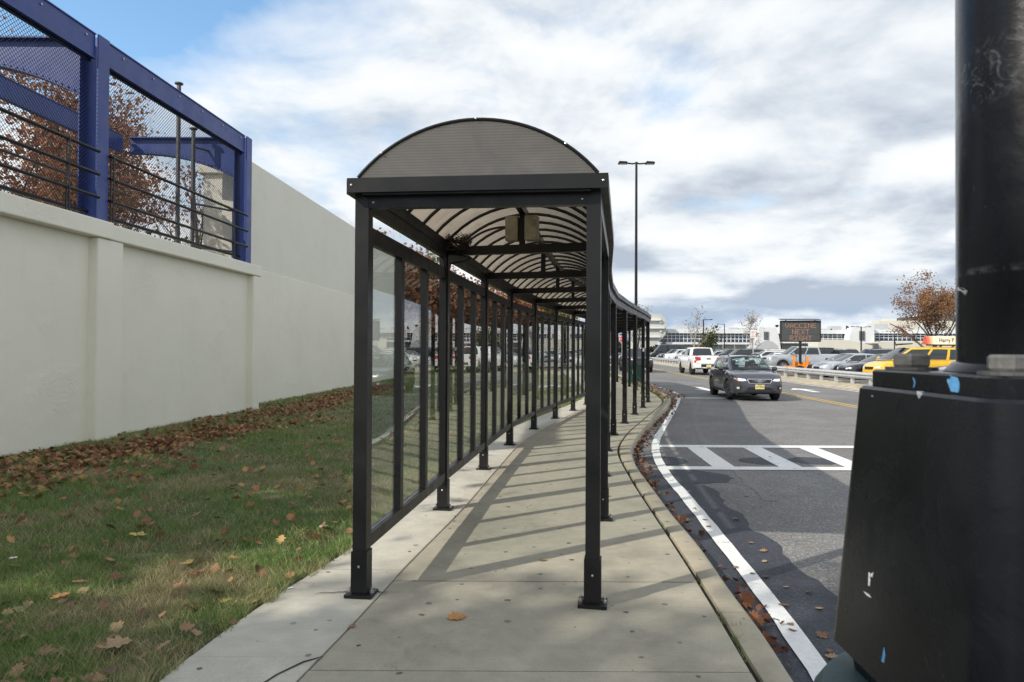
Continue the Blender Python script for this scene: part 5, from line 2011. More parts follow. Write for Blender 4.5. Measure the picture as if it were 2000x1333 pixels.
SECOND = [('suv', 'black', (1640, 60), 'black suv in the second row above the silver sedan', PI / 2), ('suv', 'grey', (1705, 56), 'grey suv in the second row above the black low sedan', PI / 2), ('sedan', 'navy', (1600, 68), 'dark blue car in the second row behind the silver pickup', PI),
          ('suv', 'navy', (1738, 54), 'navy suv in the second row beside the taxi windscreen', 0.0), ('suv', 'black', (1432, 76), 'big black suv roof rising behind the round roofed grey sedan', PI), ('van', 'black', (1303, 118), 'long black van parked at the far end of the lot', PI),
          ('pickup', 'green', (1386, 88), 'dark green pickup in the second row above the white pickup roof', PI), ('suv', 'white', (1500, 72), 'white suv in the second row behind the white sedan', PI), ('sedan', 'silver', (1670, 72), 'small silver car in the third row below the white pier', 0.0),
          ('pickup', 'black', (1604, 60), 'black pickup with a covered bed behind the silver pickup', PI)]
for k, c, (px, yy), lb_, yaw in SECOND:
    lot_car('parked_car', lb_, 'car' if k not in ('van', 'pickup') else k, k, c, yy, yaw=yaw, xo=(px - 1000) / FPX * yy, detail=1)
# traffic seen between the shelter posts
vehicle('road_pickup', 'black pickup on the road glimpsed between the far shelter posts', 'pickup truck', 'pickup', P_['black'], 10.1, 56.0, ROAD_Z, -PI / 2, dark_rim=True)
vehicle('road_car', 'dark blue car far up the road beyond the shelter posts', 'car', 'sedan', P_['navy'], 13.6, 88.0, ROAD_Z, -PI / 2)

# taxi roof sign and light bar
tb = thing('taxi_roof_sign', 'orange and cream advertising board on the roof of the yellow taxi', 'sign', (taxi.location.x + 0.55, 34.2, LOT_Z + 1.83))


def ad_mat():
    m, t_, b = new_mat('ad_face')
    c = coord(t_)
    sp = t_.nodes.new('ShaderNodeSeparateXYZ')
    t_.links.new(c, sp.inputs[0])
    n = noise(t_, c, 4, 4)
    f = mathn(t_, 'ADD', mathn(t_, 'MULTIPLY', sp.outputs[0], 1.1), mathn(t_, 'MULTIPLY', n, 0.25))
    t_.links.new(ramp(t_, f, [(-0.0, (0.45, 0.06, 0.05)), (0.12, (0.65, 0.20, 0.08)), (0.42, (0.80, 0.70, 0.50))]), b.inputs['Base Color'])
    b.inputs['Roughness'].default_value = 0.4
    return m


M['ad'] = ad_mat()
bevel(MB().prism([(-0.08, -0.28, 0.06), (-0.08, 0.28, 0.06), (-0.08, 0.10, 0.48), (-0.08, -0.10, 0.48)], (1.55, 0, 0)).build('board', M['ad'], tb), 0.01, 1)
MB().box((0.7, 0, 0.03), (1.3, 0.3, 0.06)).build('mount', M['plastic'], tb)
text_mesh('Harry P', 0.33, M['ink'], 'lettering', tb, (0.85, -0.205, 0.27), (PI / 2 - math.atan2(0.18, 0.42), 0, 0), 0.003, shear=0.25, sx=0.72)
lbx = thing('taxi_roof_lamp', 'low dark taxi lamp and aerial on the roof front of the yellow taxi', 'roof lamp', (taxi.location.x - 0.62, 34.2, LOT_Z + 1.80))
bevel(MB().prism([(-0.3, 0, 0.04), (0.45, 0, 0.10), (0.5, 0, 0.15), (-0.15, 0, 0.13)], (0, 0.3, 0)).build('lamp', M['plastic'], lbx), 0.01, 1)
MB().tube([(-0.3, 0.1, 0.0), (-0.36, 0.1, 0.24), (-0.38, 0.1, 0.26)], 0.02, 5).build('aerial', M['plastic'], lbx)

# --- message sign on its orange trailer
SGN = Vector((18.75, 44.4, LOT_Z))
sg_ = thing('message_sign', 'black electronic message sign with amber letters on an orange trailer', 'message sign', SGN, R(-8))
M['sign_face'] = pm('sign_face', (0.058, 0.06, 0.062), 0.35, var=0.1, spec=0.7)
M['orange'] = pm('orange_enamel', (0.80, 0.27, 0.015), 0.45, var=0.1)
M['led'] = emit('amber_led', (0.46, 0.23, 0.12), 0.13)
bevel(MB().box((0, 0, 2.82), (2.52, 0.2, 1.38)).build('cabinet', M['plastic'], sg_), 0.02, 1)
face = MB().box((0, -0.1035, 2.82), (2.36, 0.006, 1.24)).build('display_face', M['sign_face'], sg_)
FONT = {'V': '10001 10001 10001 10001 01010 01010 00100', 'A': '00100 01010 10001 10001 11111 10001 10001', 'C': '01111 10000 10000 10000 10000 10000 01111', 'I': '11111 00100 00100 00100 00100 00100 11111',
        'N': '10001 11001 11001 10101 10011 10011 10001', 'E': '11111 10000 10000 11110 10000 10000 11111', 'X': '10001 01010 01010 00100 01010 01010 10001', 'T': '11111 00100 00100 00100 00100 00100 00100',
        'R': '11110 10001 10001 11110 10100 10010 10001', 'G': '01110 10001 10000 10111 10001 10001 01110', 'H': '10001 10001 10001 11111 10001 10001 10001'}
for row, word in enumerate(('VACCINE', 'NEXT', 'RIGHT')):
    mb = MB()
    px = 0.047
    wtot = len(word) * 6 - 1
    for i, ch in enumerate(word):
        for j, line in enumerate(FONT[ch].split()):
            for k, bit in enumerate(line):
                if bit == '1':
                    mb.box(((i * 6 + k - (wtot - 1) / 2) * px, -0.109, 3.33 - row * 0.41 - j * px), (0.033, 0.005, 0.033))
    mb.build('amber_lettering', M['led'], face)
mb = MB()
for k in range(1, 3):
    mb.box((0, -0.1075, 3.44 - 0.205 * 2 * k - 0.0), (2.36, 0.002, 0.012))
mb.build('face_seam', M['plastic'], face)
bevel(MB().bar((-1.28, 0.0, 3.60), (1.20, 0.0, 3.58), 0.62, 0.05, (0, -0.12, 1)).build('solar_panel', M['sign_face'], sg_), 0.01, 1)
for xx in (-0.9, 0.9):
    MB().box((xx, 0, 3.54), (0.05, 0.1, 0.06)).build('panel_bracket', M['plastic'], sg_)
MB().box((0, 0.02, 1.45), (0.14, 0.14, 1.42)).build('mast', M['plastic'], sg_)
mb = MB()
mb.box((0, 0, 0.48), (1.7, 0.14, 0.14))
mb.box((0, 0.75, 0.48), (1.7, 0.14, 0.14))
mb.box((-0.55, 0.38, 0.48), (0.12, 0.7, 0.14))
mb.box((0.55, 0.38, 0.48), (0.12, 0.7, 0.14))
mb.bar((-0.8, 0.35, 0.46), (-1.35, 0.35, 0.42), 0.14, 0.14)
bevel(mb.build('trailer_frame', M['orange'], sg_), 0.01, 1)
bevel(MB().box((0.15, 0.3, 0.68), (0.95, 0.5, 0.26)).build('battery_box', M['orange'], sg_), 0.02, 1)
for xx, hh in ((-0.42, 1.15), (0.42, 1.1)):
    jk_ = MB().box((xx, -0.09, hh / 2 + 0.14), (0.12, 0.12, hh - 0.1))
    jk_.tube([(xx, -0.09, hh), (xx, -0.09, hh + 0.1)], 0.03, 6)
    jk_.box((xx, -0.09, 0.05), (0.2, 0.2, 0.03))
    jk_.build('jack', M['orange'], sg_)
for yy in (0.0, 0.75):
    o = reuse('wheel', wheel_meshes(0.3, 0.18, False, 5)[0], sg_, (-0.05, yy - 0.12 if yy == 0 else yy + 0.12, 0.3), PI if yy == 0 else 0)
    reuse('rim', wheel_meshes(0.3, 0.18, False, 5)[1], o)
MB().lathe([(0.03, -0.03), (0.07, -0.02), (0.07, 0.02), (0.03, 0.03)], 10, (-1.3, 0.28, 0.5), axis='y').build('reflector', M['red'], sg_)
for xx in (-0.28, 0.32):
    MB().tube([(xx, -0.05, 2.1), (xx * 0.9, -0.05, 1.4), (xx, -0.08, 0.75)], 0.012, 5).build('cable', M['plastic'], sg_, True)

# --- small street furniture
p = H(1471, 690, 46.5)
ns = thing('no_parking_sign', 'small white sign with red print on a thin steel post behind the rail', 'road sign', (p.x, 46.5, LOT_Z - 0.1))
MB().box((0, 0, 1.55), (0.05, 0.035, 3.1)).build('post', M['galv'], ns)
sfc = bevel(MB().box((-0.02, -0.03, 2.78), (0.36, 0.012, 0.54)).build('sign_plate', M['white_sign'], ns), 0.004, 1)
mb = MB()
for k, (w, hh) in enumerate(((0.2, 0.04), (0.26, 0.04), (0.24, 0.03), (0.2, 0.03), (0.26, 0.05))):
    x0 = -w / 2
    while x0 < w / 2 - 0.03:
        mb.box((-0.02 + x0 + 0.015, -0.0375, 2.97 - k * 0.09), (0.024, 0.002, hh))
        x0 += 0.036
mb.build('red_print', M['red_ink'], sfc)


def lamp(label, px, ybase_px, Y, ytop_px, heads, group='tall lamps over the parking lot', z0=LOT_Z, r=0.075, mat='black', hl=0.75):
    b = H(px, 690, Y)
    top = H(px, ytop_px, Y).z
    o = thing('street_lamp', label, 'street lamp', (b.x, Y, z0), 0, group)
    MB().tube([(0, 0, 0), (0, 0, top - z0)], [r, r * 0.7], 10).build('pole', M[mat], o, True)
    MB().box((0, 0, 0.02), (r * 4.5, r * 4.5, 0.05)).build('base_plate', M[mat], o)
    for sgn in heads:
        a = MB().tube([(sgn * 0.0, 0, top - z0 - 0.05), (sgn * 0.18, 0, top - z0 - 0.09), (sgn * 0.5 * hl / 0.75, 0, top - z0 - 0.06)], 0.035 * r / 0.075, 6).build('arm', M[mat], o, True)
        hx = sgn * (0.5 + 0.22) * hl / 0.75
        bevel(MB().prism([(hx - 0.24, -0.16, top - z0 - 0.10), (hx + 0.24, -0.16, top - z0 - 0.10), (hx + 0.20, -0.16, top - z0 - 0.0), (hx - 0.20, -0.16, top - z0 + 0.02)], (0, 0.32, 0)).build('lamp_head', M[mat], o), 0.02, 1)
        MB().box((hx, 0, top - z0 - 0.105), (0.34, 0.22, 0.012)).build('lens', M['lens'], a)
    return o


lamp('tall black double headed lamp rising behind the curved shelter roof', 1242, 0, 34.5, 317, (-1, 1), None, 0.0, 0.085, 'black', 0.72)
lamp('single headed lot lamp beside the small leafless tree', 1374, 0, 105, 624, (1,), z0=LOT_Z, hl=1.2, r=0.13)
lamp('thin lot lamp left of the small white sign', 1415, 0, 125, 633, (-1,), z0=LOT_Z, hl=1.2, r=0.10)
lamp('lot lamp with a flat crossbar in front of the white pier', 1682, 0, 110, 638, (-1, 1), z0=LOT_Z, hl=1.4, r=0.13)
lamp('faint lot lamp with a crossbar right of the white pier', 1747, 0, 135, 647, (-1, 1), z0=LOT_Z, hl=1.5, r=0.12)

p = G(1264.5, 763, 0.0)
sp_ = thing('sign_post', 'plain galvanised steel sign post at the kerb by the last shelter posts', 'post', (p.x, p.y, 0))
MB().tube([(0, 0, -0.02), (0, 0, 2.35)], 0.045, 10).build('pole', M['galv'], sp_, True)
bevel(MB().box((0, 0.05, 2.1), (0.02, 0.32, 0.5)).build('sign_plate', M['galv'], sp_), 0.004, 1)
bx_p = G(1240, 747, 0.0)
gbx = thing('green_box', 'dark green metal box with a white arrow shaped notice behind the shelter posts', 'box', (bx_p.x, bx_p.y, 0))
M['green_metal'] = pm('green_metal', (0.015, 0.075, 0.05), 0.45, var=0.15)
bevel(MB().box((0, 0, 0.44), (0.66, 0.5, 0.88)).build('cabinet', M['green_metal'], gbx), 0.02, 2)
bevel(MB().box((0, 0, 0.895), (0.70, 0.54, 0.03)).build('lid', M['green_metal'], gbx), 0.008, 1)
nt_ = MB().prism([(-0.16, -0.2515, 0.40), (0.0, -0.2515, 0.40), (0.0, -0.2515, 0.64), (-0.08, -0.2515, 0.74), (-0.16, -0.2515, 0.64)], (0, -0.003, 0)).build('notice', M['white_sign'], gbx)
MB().prism([(-0.08 + 0.045 * math.cos(2 * PI * k / 10) * (1 if k % 2 else 0.5), -0.2546, 0.54 + 0.06 * math.sin(2 * PI * k / 10) * (1 if k % 2 else 0.5)) for k in range(10)], (0, -0.002, 0)).build('red_print', M['red_ink'], nt_)
p = H(1215, 663, 80)
ss = thing('stop_sign', 'red stop sign far up the road seen between the shelter posts', 'road sign', (p.x, 80, -0.1))
MB().tube([(0, 0.04, 0), (0, 0.04, p.z + 0.35)], 0.035, 8).build('post', M['galv'], ss, True)
for rr_, mt, yy in ((0.40, 'white_sign', 0.0), (0.365, 'red_ink', -0.008)):
    MB().prism([(rr_ * math.cos(PI / 8 + PI / 4 * k), yy, p.z + 0.1 + rr_ * math.sin(PI / 8 + PI / 4 * k)) for k in range(8)], (0, -0.006, 0)).build('sign_plate', M[mt], ss)
text_mesh('STOP', 0.28, M['white_sign'], 'lettering', ss, (0, -0.016, p.z + 0.1), (PI / 2, 0, 0), 0.001)
struct(MB().lathe([(1.6, -0.12), (1.5, 0.0), (0.0, 0.02)], 20, (p.x, 80, -0.05), close=False).build('road_island', M['verge'], fix=False))
pt = thing('post_notice', 'small white notice fixed on a front shelter post', 'notice', (POST_F[7][0], POST_F[7][1] - 0.052, 1.62))
MB().box((0, 0, 0), (0.055, 0.006, 0.10)).build('card', M['white_sign'], pt)
# ---------------------------------------------------------------- terminal buildings beyond the lot
M['bwhite'] = pm('white_cladding', (0.66, 0.67, 0.68), 0.6, var=0.05, vscale=0.3)
M['bgrey'] = pm('grey_cladding', (0.42, 0.43, 0.44), 0.6, var=0.06, vscale=0.3)
M['bolive'] = pm('pale_ribbed_cladding', (0.47, 0.475, 0.44), 0.7, var=0.05, vscale=0.3)
M['bbeige'] = pm('beige_cladding', (0.60, 0.57, 0.49), 0.7, var=0.05, vscale=0.3)
M['bglass'] = pm('terminal_glass', (0.02, 0.035, 0.055), 0.12, var=0.5, vscale=0.25, spec=0.8)
M['bframe'] = pm('terminal_mullions', (0.62, 0.64, 0.66), 0.5)
M['bdark'] = pm('dark_grey_facing', (0.10, 0.10, 0.105), 0.8, var=0.2, vscale=0.3)  # plain dark grey for slots, door and sloped roof
BY = 190.0


def bq(px0, px1, py0, py1, Y, D):
    a, b = H(px0, py1, Y), H(px1, py0, Y)
    return (a.x, b.x, max(a.z, -0.25) if py1 < 690 else -0.25, b.z, Y, D)


def bbox_(q, mat, nm, parent):
    x0, x1, z0, z1, Y, D = q
    return MB().box(((x0 + x1) / 2, Y + D / 2, (z0 + z1) / 2), (x1 - x0, D, z1 - z0)).build(nm, mat, parent)


def wing(label, px0, px1, ytop, yw0, yw1, ysill, ncol, nrow=3, slantl=0, slantr=0, Y=BY):
    t = thing('terminal_wing', label, 'building', (0, 0, 0))
    bbox_(bq(px0, px1, ytop, yw0, Y - 1.0, 14), M['bwhite'], 'roof_band', t)
    bbox_(bq(px0 + 1, px1, ysill, 700, Y + 1.5, 12), M['bgrey'], 'lower_wall', t)
    bbox_(bq(px0 - 3, px1, ysill, ysill + 3.2, Y - 2.2, 3.6), M['bwhite'], 'canopy', t)
    x0, x1, z0, z1, _, _ = bq(px0, px1, yw0, yw1, Y, 1)
    sl = (H(slantl + 1000, 0, Y).x if slantl else 0)
    MB().prism([(x0 - (sl if slantl else 0), Y, z0), (x1, Y, z0), (x1, Y, z1), (x0, Y, z1)], (0, 10, 0)).build('window', M['bglass'], t)
    w_ = t.children[-1]
    mb = MB()
    for k in range(ncol + 1):
        x = x0 + (x1 - x0) * k / ncol
        mb.box((x, Y - 0.06, (z0 + z1) / 2), (0.16, 0.1, z1 - z0))
    for k in range(1, nrow):
        z = z0 + (z1 - z0) * k / nrow
        mb.box(((x0 + x1) / 2 - sl * (1 - k / nrow) / 2, Y - 0.055, z), (x1 - x0 + sl * (1 - k / nrow), 0.08, 0.15))
    stuff(mb.build('mullion', M['bframe'], w_))
    for k in range(6):
        xx = x0 + (x1 - x0) * (0.1 + 0.8 * ((k * 0.37 + px0 * 0.013) % 1.0))
        hh = 0.5 + 0.9 * ((k * 0.61) % 1.0)
        zt_ = H(px0, ytop, Y).z
        MB().box((xx, Y + 4, zt_ + hh / 2 + 0.01), (1.2 + 2.2 * ((k * 0.29) % 1.0), 2.0, hh)).build('roof_unit', M['bgrey'], t)
    return t


wing('long low white terminal wing with dark gridded glass left of the white sign', 1304, 1512, 644, 651, 668, 669.5, 27, 3, slantl=20)
wing('white terminal wing with gridded glass behind the message sign', 1526, 1662, 645, 652, 666, 667.5, 15)
wing('white terminal wing with gridded glass behind the orange brown tree', 1708, 1905, 645, 651.5, 665, 667, 22)
bt = thing('ventilation_tower', 'pale stepped tower with three white ledges above the shelter end', 'building', (0, 0, 0))
Y = 186.0
P3 = lambda a, b: (H(a, b, Y).x, Y, H(a, b, Y).z)
MB().prism([P3(1240, 688), P3(1284, 672), P3(1304, 646), P3(1299, 622), P3(1290, 614), P3(1240, 610)], (0, 8, 0)).build('wall', M['bolive'], bt)
for x1, y in ((1291, 623), (1298, 638.5), (1290, 656)):
    bbox_(bq(1240, x1, y, y + 3.4, Y - 0.8, 1.2), M['bwhite'], 'ledge', bt)
for x0, y in ((1288, 628.5), (1289, 646)):
    bbox_(bq(x0, x0 + 3.5, y, y + 3, Y - 0.4, 0.6), M['bwhite'], 'lamp', bt)


def pier_block(label, ol, slots, Y):
    t = thing('terminal_pier', label, 'building', (0, 0, 0))
    MB().prism([(H(a, b, Y).x, Y, max(-0.25, H(a, b, Y).z)) for a, b in ol], (0, 3, 0)).build('wall', M['bwhite'], t)
    for x0, x1, y0, y1 in slots:
        bbox_(bq(x0, x1, y0, y1, Y - 0.25, 0.3), M['bdark'], 'window', t)
    return t


pier_block('slanted white block with dark slots right of the small white sign', [(1476, 700), (1528, 700), (1521, 656), (1516, 640), (1484, 640), (1480, 656)], [(1492.5, 1494.5, 648, 664), (1496, 1498, 648, 664), (1499.5, 1501, 648, 664)], BY - 3)
pier_block('tall white block with two dark upright windows between two glass wings', [(1652, 700), (1707.5, 700), (1707.5, 632.5), (1694, 632.5), (1690, 638.5), (1665, 640.5), (1660, 655)], [(1679, 1685, 647, 665), (1686.5, 1689, 647, 665)], BY - 4)
ub = thing('upper_block', 'cream upper block with a dark sloped roof behind the orange brown tree', 'building', (0, 0, 0))
bbox_(bq(1717, 1905, 627.5, 646, BY + 16, 4), M['bbeige'], 'wall', ub)
bbox_(bq(1728, 1748, 624, 628, BY + 17.5, 2), M['bbeige'], 'roof_room', ub)
bbox_(bq(1708, 1734, 633.5, 644, BY + 8, 6), M['bgrey'], 'plant_room', ub)
MB().prism([(H(a, b, BY + 18).x, BY + 18, H(a, b, BY + 18).z) for a, b in ((1758, 627.4), (1905, 627.4), (1905, 614), (1800, 618), (1759, 621))], (0, 2, 0)).build('sloped_roof', M['bdark'], ub)
cv_ = thing('canopy_building', 'low white building with a curved roof between the glass wings', 'building', (0, 0, 0))
Y = 176
ol = [(1598, 690), (1704, 690), (1704, 675), (1690, 672)] + [(1690 - k * 11, 672 - 8.5 * math.sin(min(1, k / 5) * PI / 2)) for k in range(1, 9)] + [(1598, 664)]
MB().prism([(H(a, b, Y).x, Y, max(-0.25, H(a, b, Y).z)) for a, b in ol], (0, 6, 0)).build('wall', M['bbeige'], cv_)
hut = thing('pale_shed', 'pale rounded shed low behind the small white sign', 'building', (0, 0, 0))
ol = [(1475, 690), (1522, 690), (1520, 676), (1510, 668), (1498, 665), (1488, 669), (1478, 678)]
MB().prism([(H(a, b, 150).x, 150, max(-0.2, H(a, b, 150).z)) for a, b in ol], (0, 6, 0)).build('wall', M['bgrey'], hut)
lowb = thing('boundary_building', 'cream low wall building right of the white pier behind parked cars', 'building', (0, 0, 0))
bbox_(bq(1716, 1905, 669, 700, 182, 5), M['bbeige'], 'wall', lowb)
bbox_(bq(1708, 1716, 671, 700, 181, 5), M['bdark'], 'door', lowb)
fe = thing('mesh_fence', 'far grey mesh fence below the glass wing left of the white sign', 'fence', (0, 0, 0))
xa, xb = H(1412, 680, 140).x, H(1480, 680, 140).x
mb = MB()
k = xa
while k < xb:
    MB().tube([(k, 140, LOT_Z), (k, 140, 3.0)], 0.05, 5).build('post', M['galv'], fe)
    k += 2.4
for z in (0.4, 1.2, 2.0, 2.95):
    MB().tube([(xa, 140, z), (xb, 140, z)], 0.04, 5).build('rail', M['galv'], fe)

# ---------------------------------------------------------------- trees


def quads(centers, size, rng, elong=1.5, jit=0.4):
    n = len(centers)
    u = rng.normal(size=(n, 3))
    u /= np.linalg.norm(u, axis=1)[:, None]
    w = rng.normal(size=(n, 3))
    v = np.cross(u, w)
    v /= np.linalg.norm(v, axis=1)[:, None]
    nn_ = np.cross(u, v)
    s = size * (1 + jit * (rng.random(n) - 0.5) * 2)[:, None]
    u = u * s * elong * 0.5
    v = v * s * 0.5
    fold = nn_ * s * 0.12
    V = np.stack([centers - u, centers - v * 1.0 + fold, centers + u, centers + v * 1.0 + fold], axis=1).reshape(-1, 3)
    F = np.arange(n * 4).reshape(n, 4)
    return V, F


def tree(name, label, cat, loc, height, spread, tr, leafmat, nleaf, lsize, seed, bark='bark', depth=4, clear=0.25, group=None, up=0.35, lean=0.0, tipsig=0.35, kids=(5, 4, 3, 3)):
    rg = random.Random(seed)
    root = thing(name, label, cat, loc, 0, group)
    mb = MB()
    tips = []

    def grow(p, d, L, r0, lev):
        n = 5 if lev < 2 else 3
        pts, rs = [p], [r0]
        dd = d.copy()
        for k in range(n):
            dd = (dd + Vector((rg.gauss(0, .16), rg.gauss(0, .16), rg.gauss(0, .10) + 0.05 * up)) * (1.0 if lev else 0.5)).normalized()
            pts.append(pts[-1] + dd * (L / n))
            rs.append(r0 * (1 - 0.62 * (k + 1) / n) if lev else r0 * (1 - 0.5 * (k + 1) / n))
        mb.tube(pts, rs, (8, 6, 4, 3, 3)[lev], cap=False)
        if lev >= depth - 2:
            tips.extend(pts[1:])
        if lev >= depth:
            return
        nk = kids[min(lev, 3)]
        if lev == 0:
            nk += 4
        for k in range(nk):
            t = (clear + (1 - clear) * (k + rg.random()) / nk) if lev == 0 else rg.uniform(0.3, 1.0)
            i = min(n - 1, int(t * n))
            q = pts[i].lerp(pts[i + 1], t * n - i)
            az = rg.uniform(0, 2 * PI) if lev else 2.4 * k + rg.uniform(-.4, .4)
            side = Vector((math.cos(az), math.sin(az), 0))
            el = rg.uniform(0.15, 0.7) + up * (t if lev == 0 else 0.5)
            nd = (side * math.cos(el) + Vector((0, 0, math.sin(el))) + d * 0.35).normalized()
            if lev == 0:
                ll = spread * (1.05 - 0.55 * max(0, t - 0.45)) * rg.uniform(0.75, 1.1)
            else:
                ll = L * rg.uniform(0.42, 0.62)
            grow(q, nd, ll, max(0.006, rs[i] * 0.5), lev + 1)

    grow(Vector((0, 0, -0.2)), Vector((lean, 0, 1)).normalized(), height * 0.82, tr, 0)
    mb.build('trunk', M[bark], root, smooth=True, sharp=80, fix=False)
    if nleaf:
        rng = np.random.default_rng(seed)
        T = np.array([tuple(p) for p in tips])
        # uneven: some twigs carry many leaves, some none
        wgt = rng.random(len(T)) ** 2.2
        idx = rng.choice(len(T), nleaf, p=wgt / wgt.sum())
        C = T[idx] + rng.normal(scale=tipsig, size=(nleaf, 3)) * np.array([1, 1, 0.8])
        C = C[C[:, 2] > 0.15]
        V, F = quads(C, lsize, rng)
        mesh_np('crown', V, F, M[leafmat], root)
    return root


# oaks behind the blue frame
p = H(95, 300, 20.5)
tree('oak_tree', 'brown leaved oak behind the mesh between the first blue post and the photo edge', 'tree', (p.x, 20.5, 0), 9.6, 3.4, 0.2, 'oak', 9500, 0.085, 21, up=0.7)
p = H(262, 300, 25)
tree('oak_tree', 'rust brown oak behind the mesh right of the tall blue post', 'tree', (p.x, 25, 0), 9.0, 3.2, 0.2, 'oak_red', 11000, 0.085, 33, up=0.5)
p = H(-60, 300, 17)
tree('oak_tree', 'brown oak whose branches enter the photo behind the mesh at its edge', 'tree', (p.x, 17, 0), 9.5, 3.6, 0.2, 'oak_red', 8000, 0.09, 35, up=0.6)
p = H(180, 300, 34)
tree('oak_tree', 'thinner brown oak standing behind the first two oaks', 'tree', (p.x, 34, 0), 10.0, 3.4, 0.2, 'oak', 9000, 0.10, 37, up=0.6)
p = H(390, 300, 34)
tree('bare_tree', 'nearly bare tree seen through the mesh between pipe posts', 'tree', (p.x, 34, 0), 11.2, 3.0, 0.16, 'oak_red', 420, 0.15, 41, up=0.8)
p = H(345, 400, 27)
tree('shrub', 'low yellow green bush behind the mesh at the foot of the pipe posts', 'shrub', (p.x, 27, 1.2), 4.2, 1.8, 0.08, 'olive', 2600, 0.13, 43, depth=3, clear=0.05)
p = H(440, 400, 33)
tree('shrub', 'small green bush behind the concrete pier', 'shrub', (p.x, 33, 1.0), 4.6, 1.8, 0.08, 'olive', 2000, 0.14, 44, depth=3, clear=0.05)

# the wood past the end of the wall, seen over and through the glass panels
wood = [(706, 41, 7.9, 3.0, 'oak', 'brown tree whose twigs show over the end of the tall wall'), (770, 47, 7.2, 3.2, 'oak', 'brown tree just past the end of the tall wall'), (822, 52, 6.8, 3.2, 'olive', 'olive and yellow tree second past the wall end'), (872, 47, 5.3, 2.6, 'oak_red', 'rust tree with a bare top third past the wall end'),
        (922, 56, 6.0, 3.4, 'orange_crown', 'orange tree in the middle of the wood behind the glass panels'), (968, 52, 4.9, 3.0, 'oak_red', 'shorter rust tree left of the golden ones'), (1012, 58, 5.0, 3.2, 'orange_crown', 'golden brown tree low behind the panels'),
        (1054, 62, 4.6, 3.2, 'olive', 'yellowish low tree near the end of the wood'), (1096, 70, 4.2, 3.0, 'olive', 'last low yellow tree of the wood'), (845, 66, 8.0, 4.0, 'oak', 'tall brown tree at the back of the wood'), (740, 60, 9.0, 4.0, 'oak_red', 'tall rust tree at the back of the wood by the wall')]
for i, (px, Y, h, s, m_, lb_) in enumerate(wood):
    tree('tree', lb_, 'tree', (H(px, 600, Y).x, Y, 0), h, s, 0.17, m_, 3600, 0.19, 50 + i, up=0.5, clear=0.12, group='trees of the wood past the wall', tipsig=0.45)
for i, (px, Y) in enumerate([(720, 44), (790, 47), (850, 49), (905, 51), (960, 53), (1015, 56), (1065, 58), (1115, 64)]):
    tree('shrub', ('dark bush at the foot of the wood, ' + ('by the wall end', 'second from the wall end', 'third from the wall end', 'fourth from the wall end', 'fifth from the wall end', 'sixth from the wall end', 'seventh from the wall end', 'furthest from the wall end')[i]), 'shrub', (H(px, 600, Y).x, Y, 0), 2.6, 2.0, 0.07, 'dark_green', 2400, 0.2, 80 + i, depth=3, clear=0.03, group='bushes under the wood', tipsig=0.4)
for i, (px, Y, h) in enumerate([(1192, 105, 9), (1222, 112, 9), (1244, 108, 8)]):
    tree('bare_tree', ('hazy leafless tree by the stop sign', 'second leafless tree behind the stop sign', 'leafless tree above the black pickup between posts')[i], 'tree', (H(px, 600, Y).x, Y, 0), h, 3.2, 0.16, 'bud', 900, 0.16, 95 + i, bark='bark', up=0.8)

# lot trees
tree('small_tree', 'small pale leafless tree with a few green leaves beside a lot lamp', 'tree', (H(1356, 690, 92).x, 92, LOT_Z), 5.9, 2.6, 0.12, 'bud', 130, 0.17, 120, bark='bark_pale', up=1.0, clear=0.3, kids=(4, 3, 3, 2), lean=0.03)
tree('small_tree', 'low dull green young tree at the lamp foot in the lot', 'tree', (H(1381, 690, 95).x, 95, LOT_Z), 3.4, 2.2, 0.08, 'green_crown', 900, 0.2, 121, depth=3, up=0.6, clear=0.25)
tree('bare_tree', 'pale leafless tree behind the small white sign', 'tree', (H(1470, 690, 100).x, 100, LOT_Z), 6.2, 2.5, 0.13, 'bud', 900, 0.12, 122, bark='bark_pale', up=0.9, clear=0.2, tipsig=0.25)
tree('orange_tree', 'spreading orange brown tree at the right of the parking lot', 'tree', (H(1826, 690, 68).x, 68, LOT_Z), 4.1, 5.2, 0.26, 'orange_crown', 9500, 0.12, 123, up=0.45, clear=0.18, tipsig=0.28)
# far wooded skyline
rng = np.random.default_rng(3)
n = 16000
C = np.stack([rng.uniform(-120, 300, n), rng.uniform(230, 260, n), np.abs(rng.normal(0, 1, n))], 1)
C[:, 2] = C[:, 2] * (2.2 + 1.2 * np.sin(C[:, 0] * 0.21) + 0.8 * np.sin(C[:, 0] * 0.53 + 1)) + 0.5
V, F = quads(C, 1.3, rng)
stuff(mesh_np('distant_woods', V, F, M['dark_green']))

# unseen oaks added behind the wall to throw soft shade on the near paving
for i, (x, y, h, sp, nl) in enumerate([(-12.8, -5.5, 12.2, 3.5, 3200), (-13.4, -11.5, 12.0, 3.8, 5000)]):
    tree('oak_tree', ('unseen tall oak added for shade behind the wall, a little behind the camera', 'unseen tall oak added for shade behind the wall, further back')[i], 'tree', (x, y, 0), h, sp, 0.24, 'oak', nl, 0.19, 140 + i, up=0.6, tipsig=0.42)
for i, (x, y, h) in enumerate([(-10.4, -4.6, 6.0), (-10.2, -1.4, 6.0), (-10.4, 2.2, 5.2), (-10.2, 5.2, 5.0)]):  # unseen small oaks added, heights set to shade the lawn but not the walk
    tree('shade_oak', ('unseen small oak added behind the wall for shade, first beside the camera', 'unseen small oak added behind the wall for shade, second ahead of the camera', 'unseen small oak added behind the wall for shade, third ahead', 'unseen small oak added behind the wall for shade, last before the blue frame')[i], 'tree', (x, y, 0), h, 2.4, 0.14, 'oak', 5200, 0.16, 150 + i, up=0.5, clear=0.2, group='unseen small oaks added behind the wall for shade', tipsig=0.4)

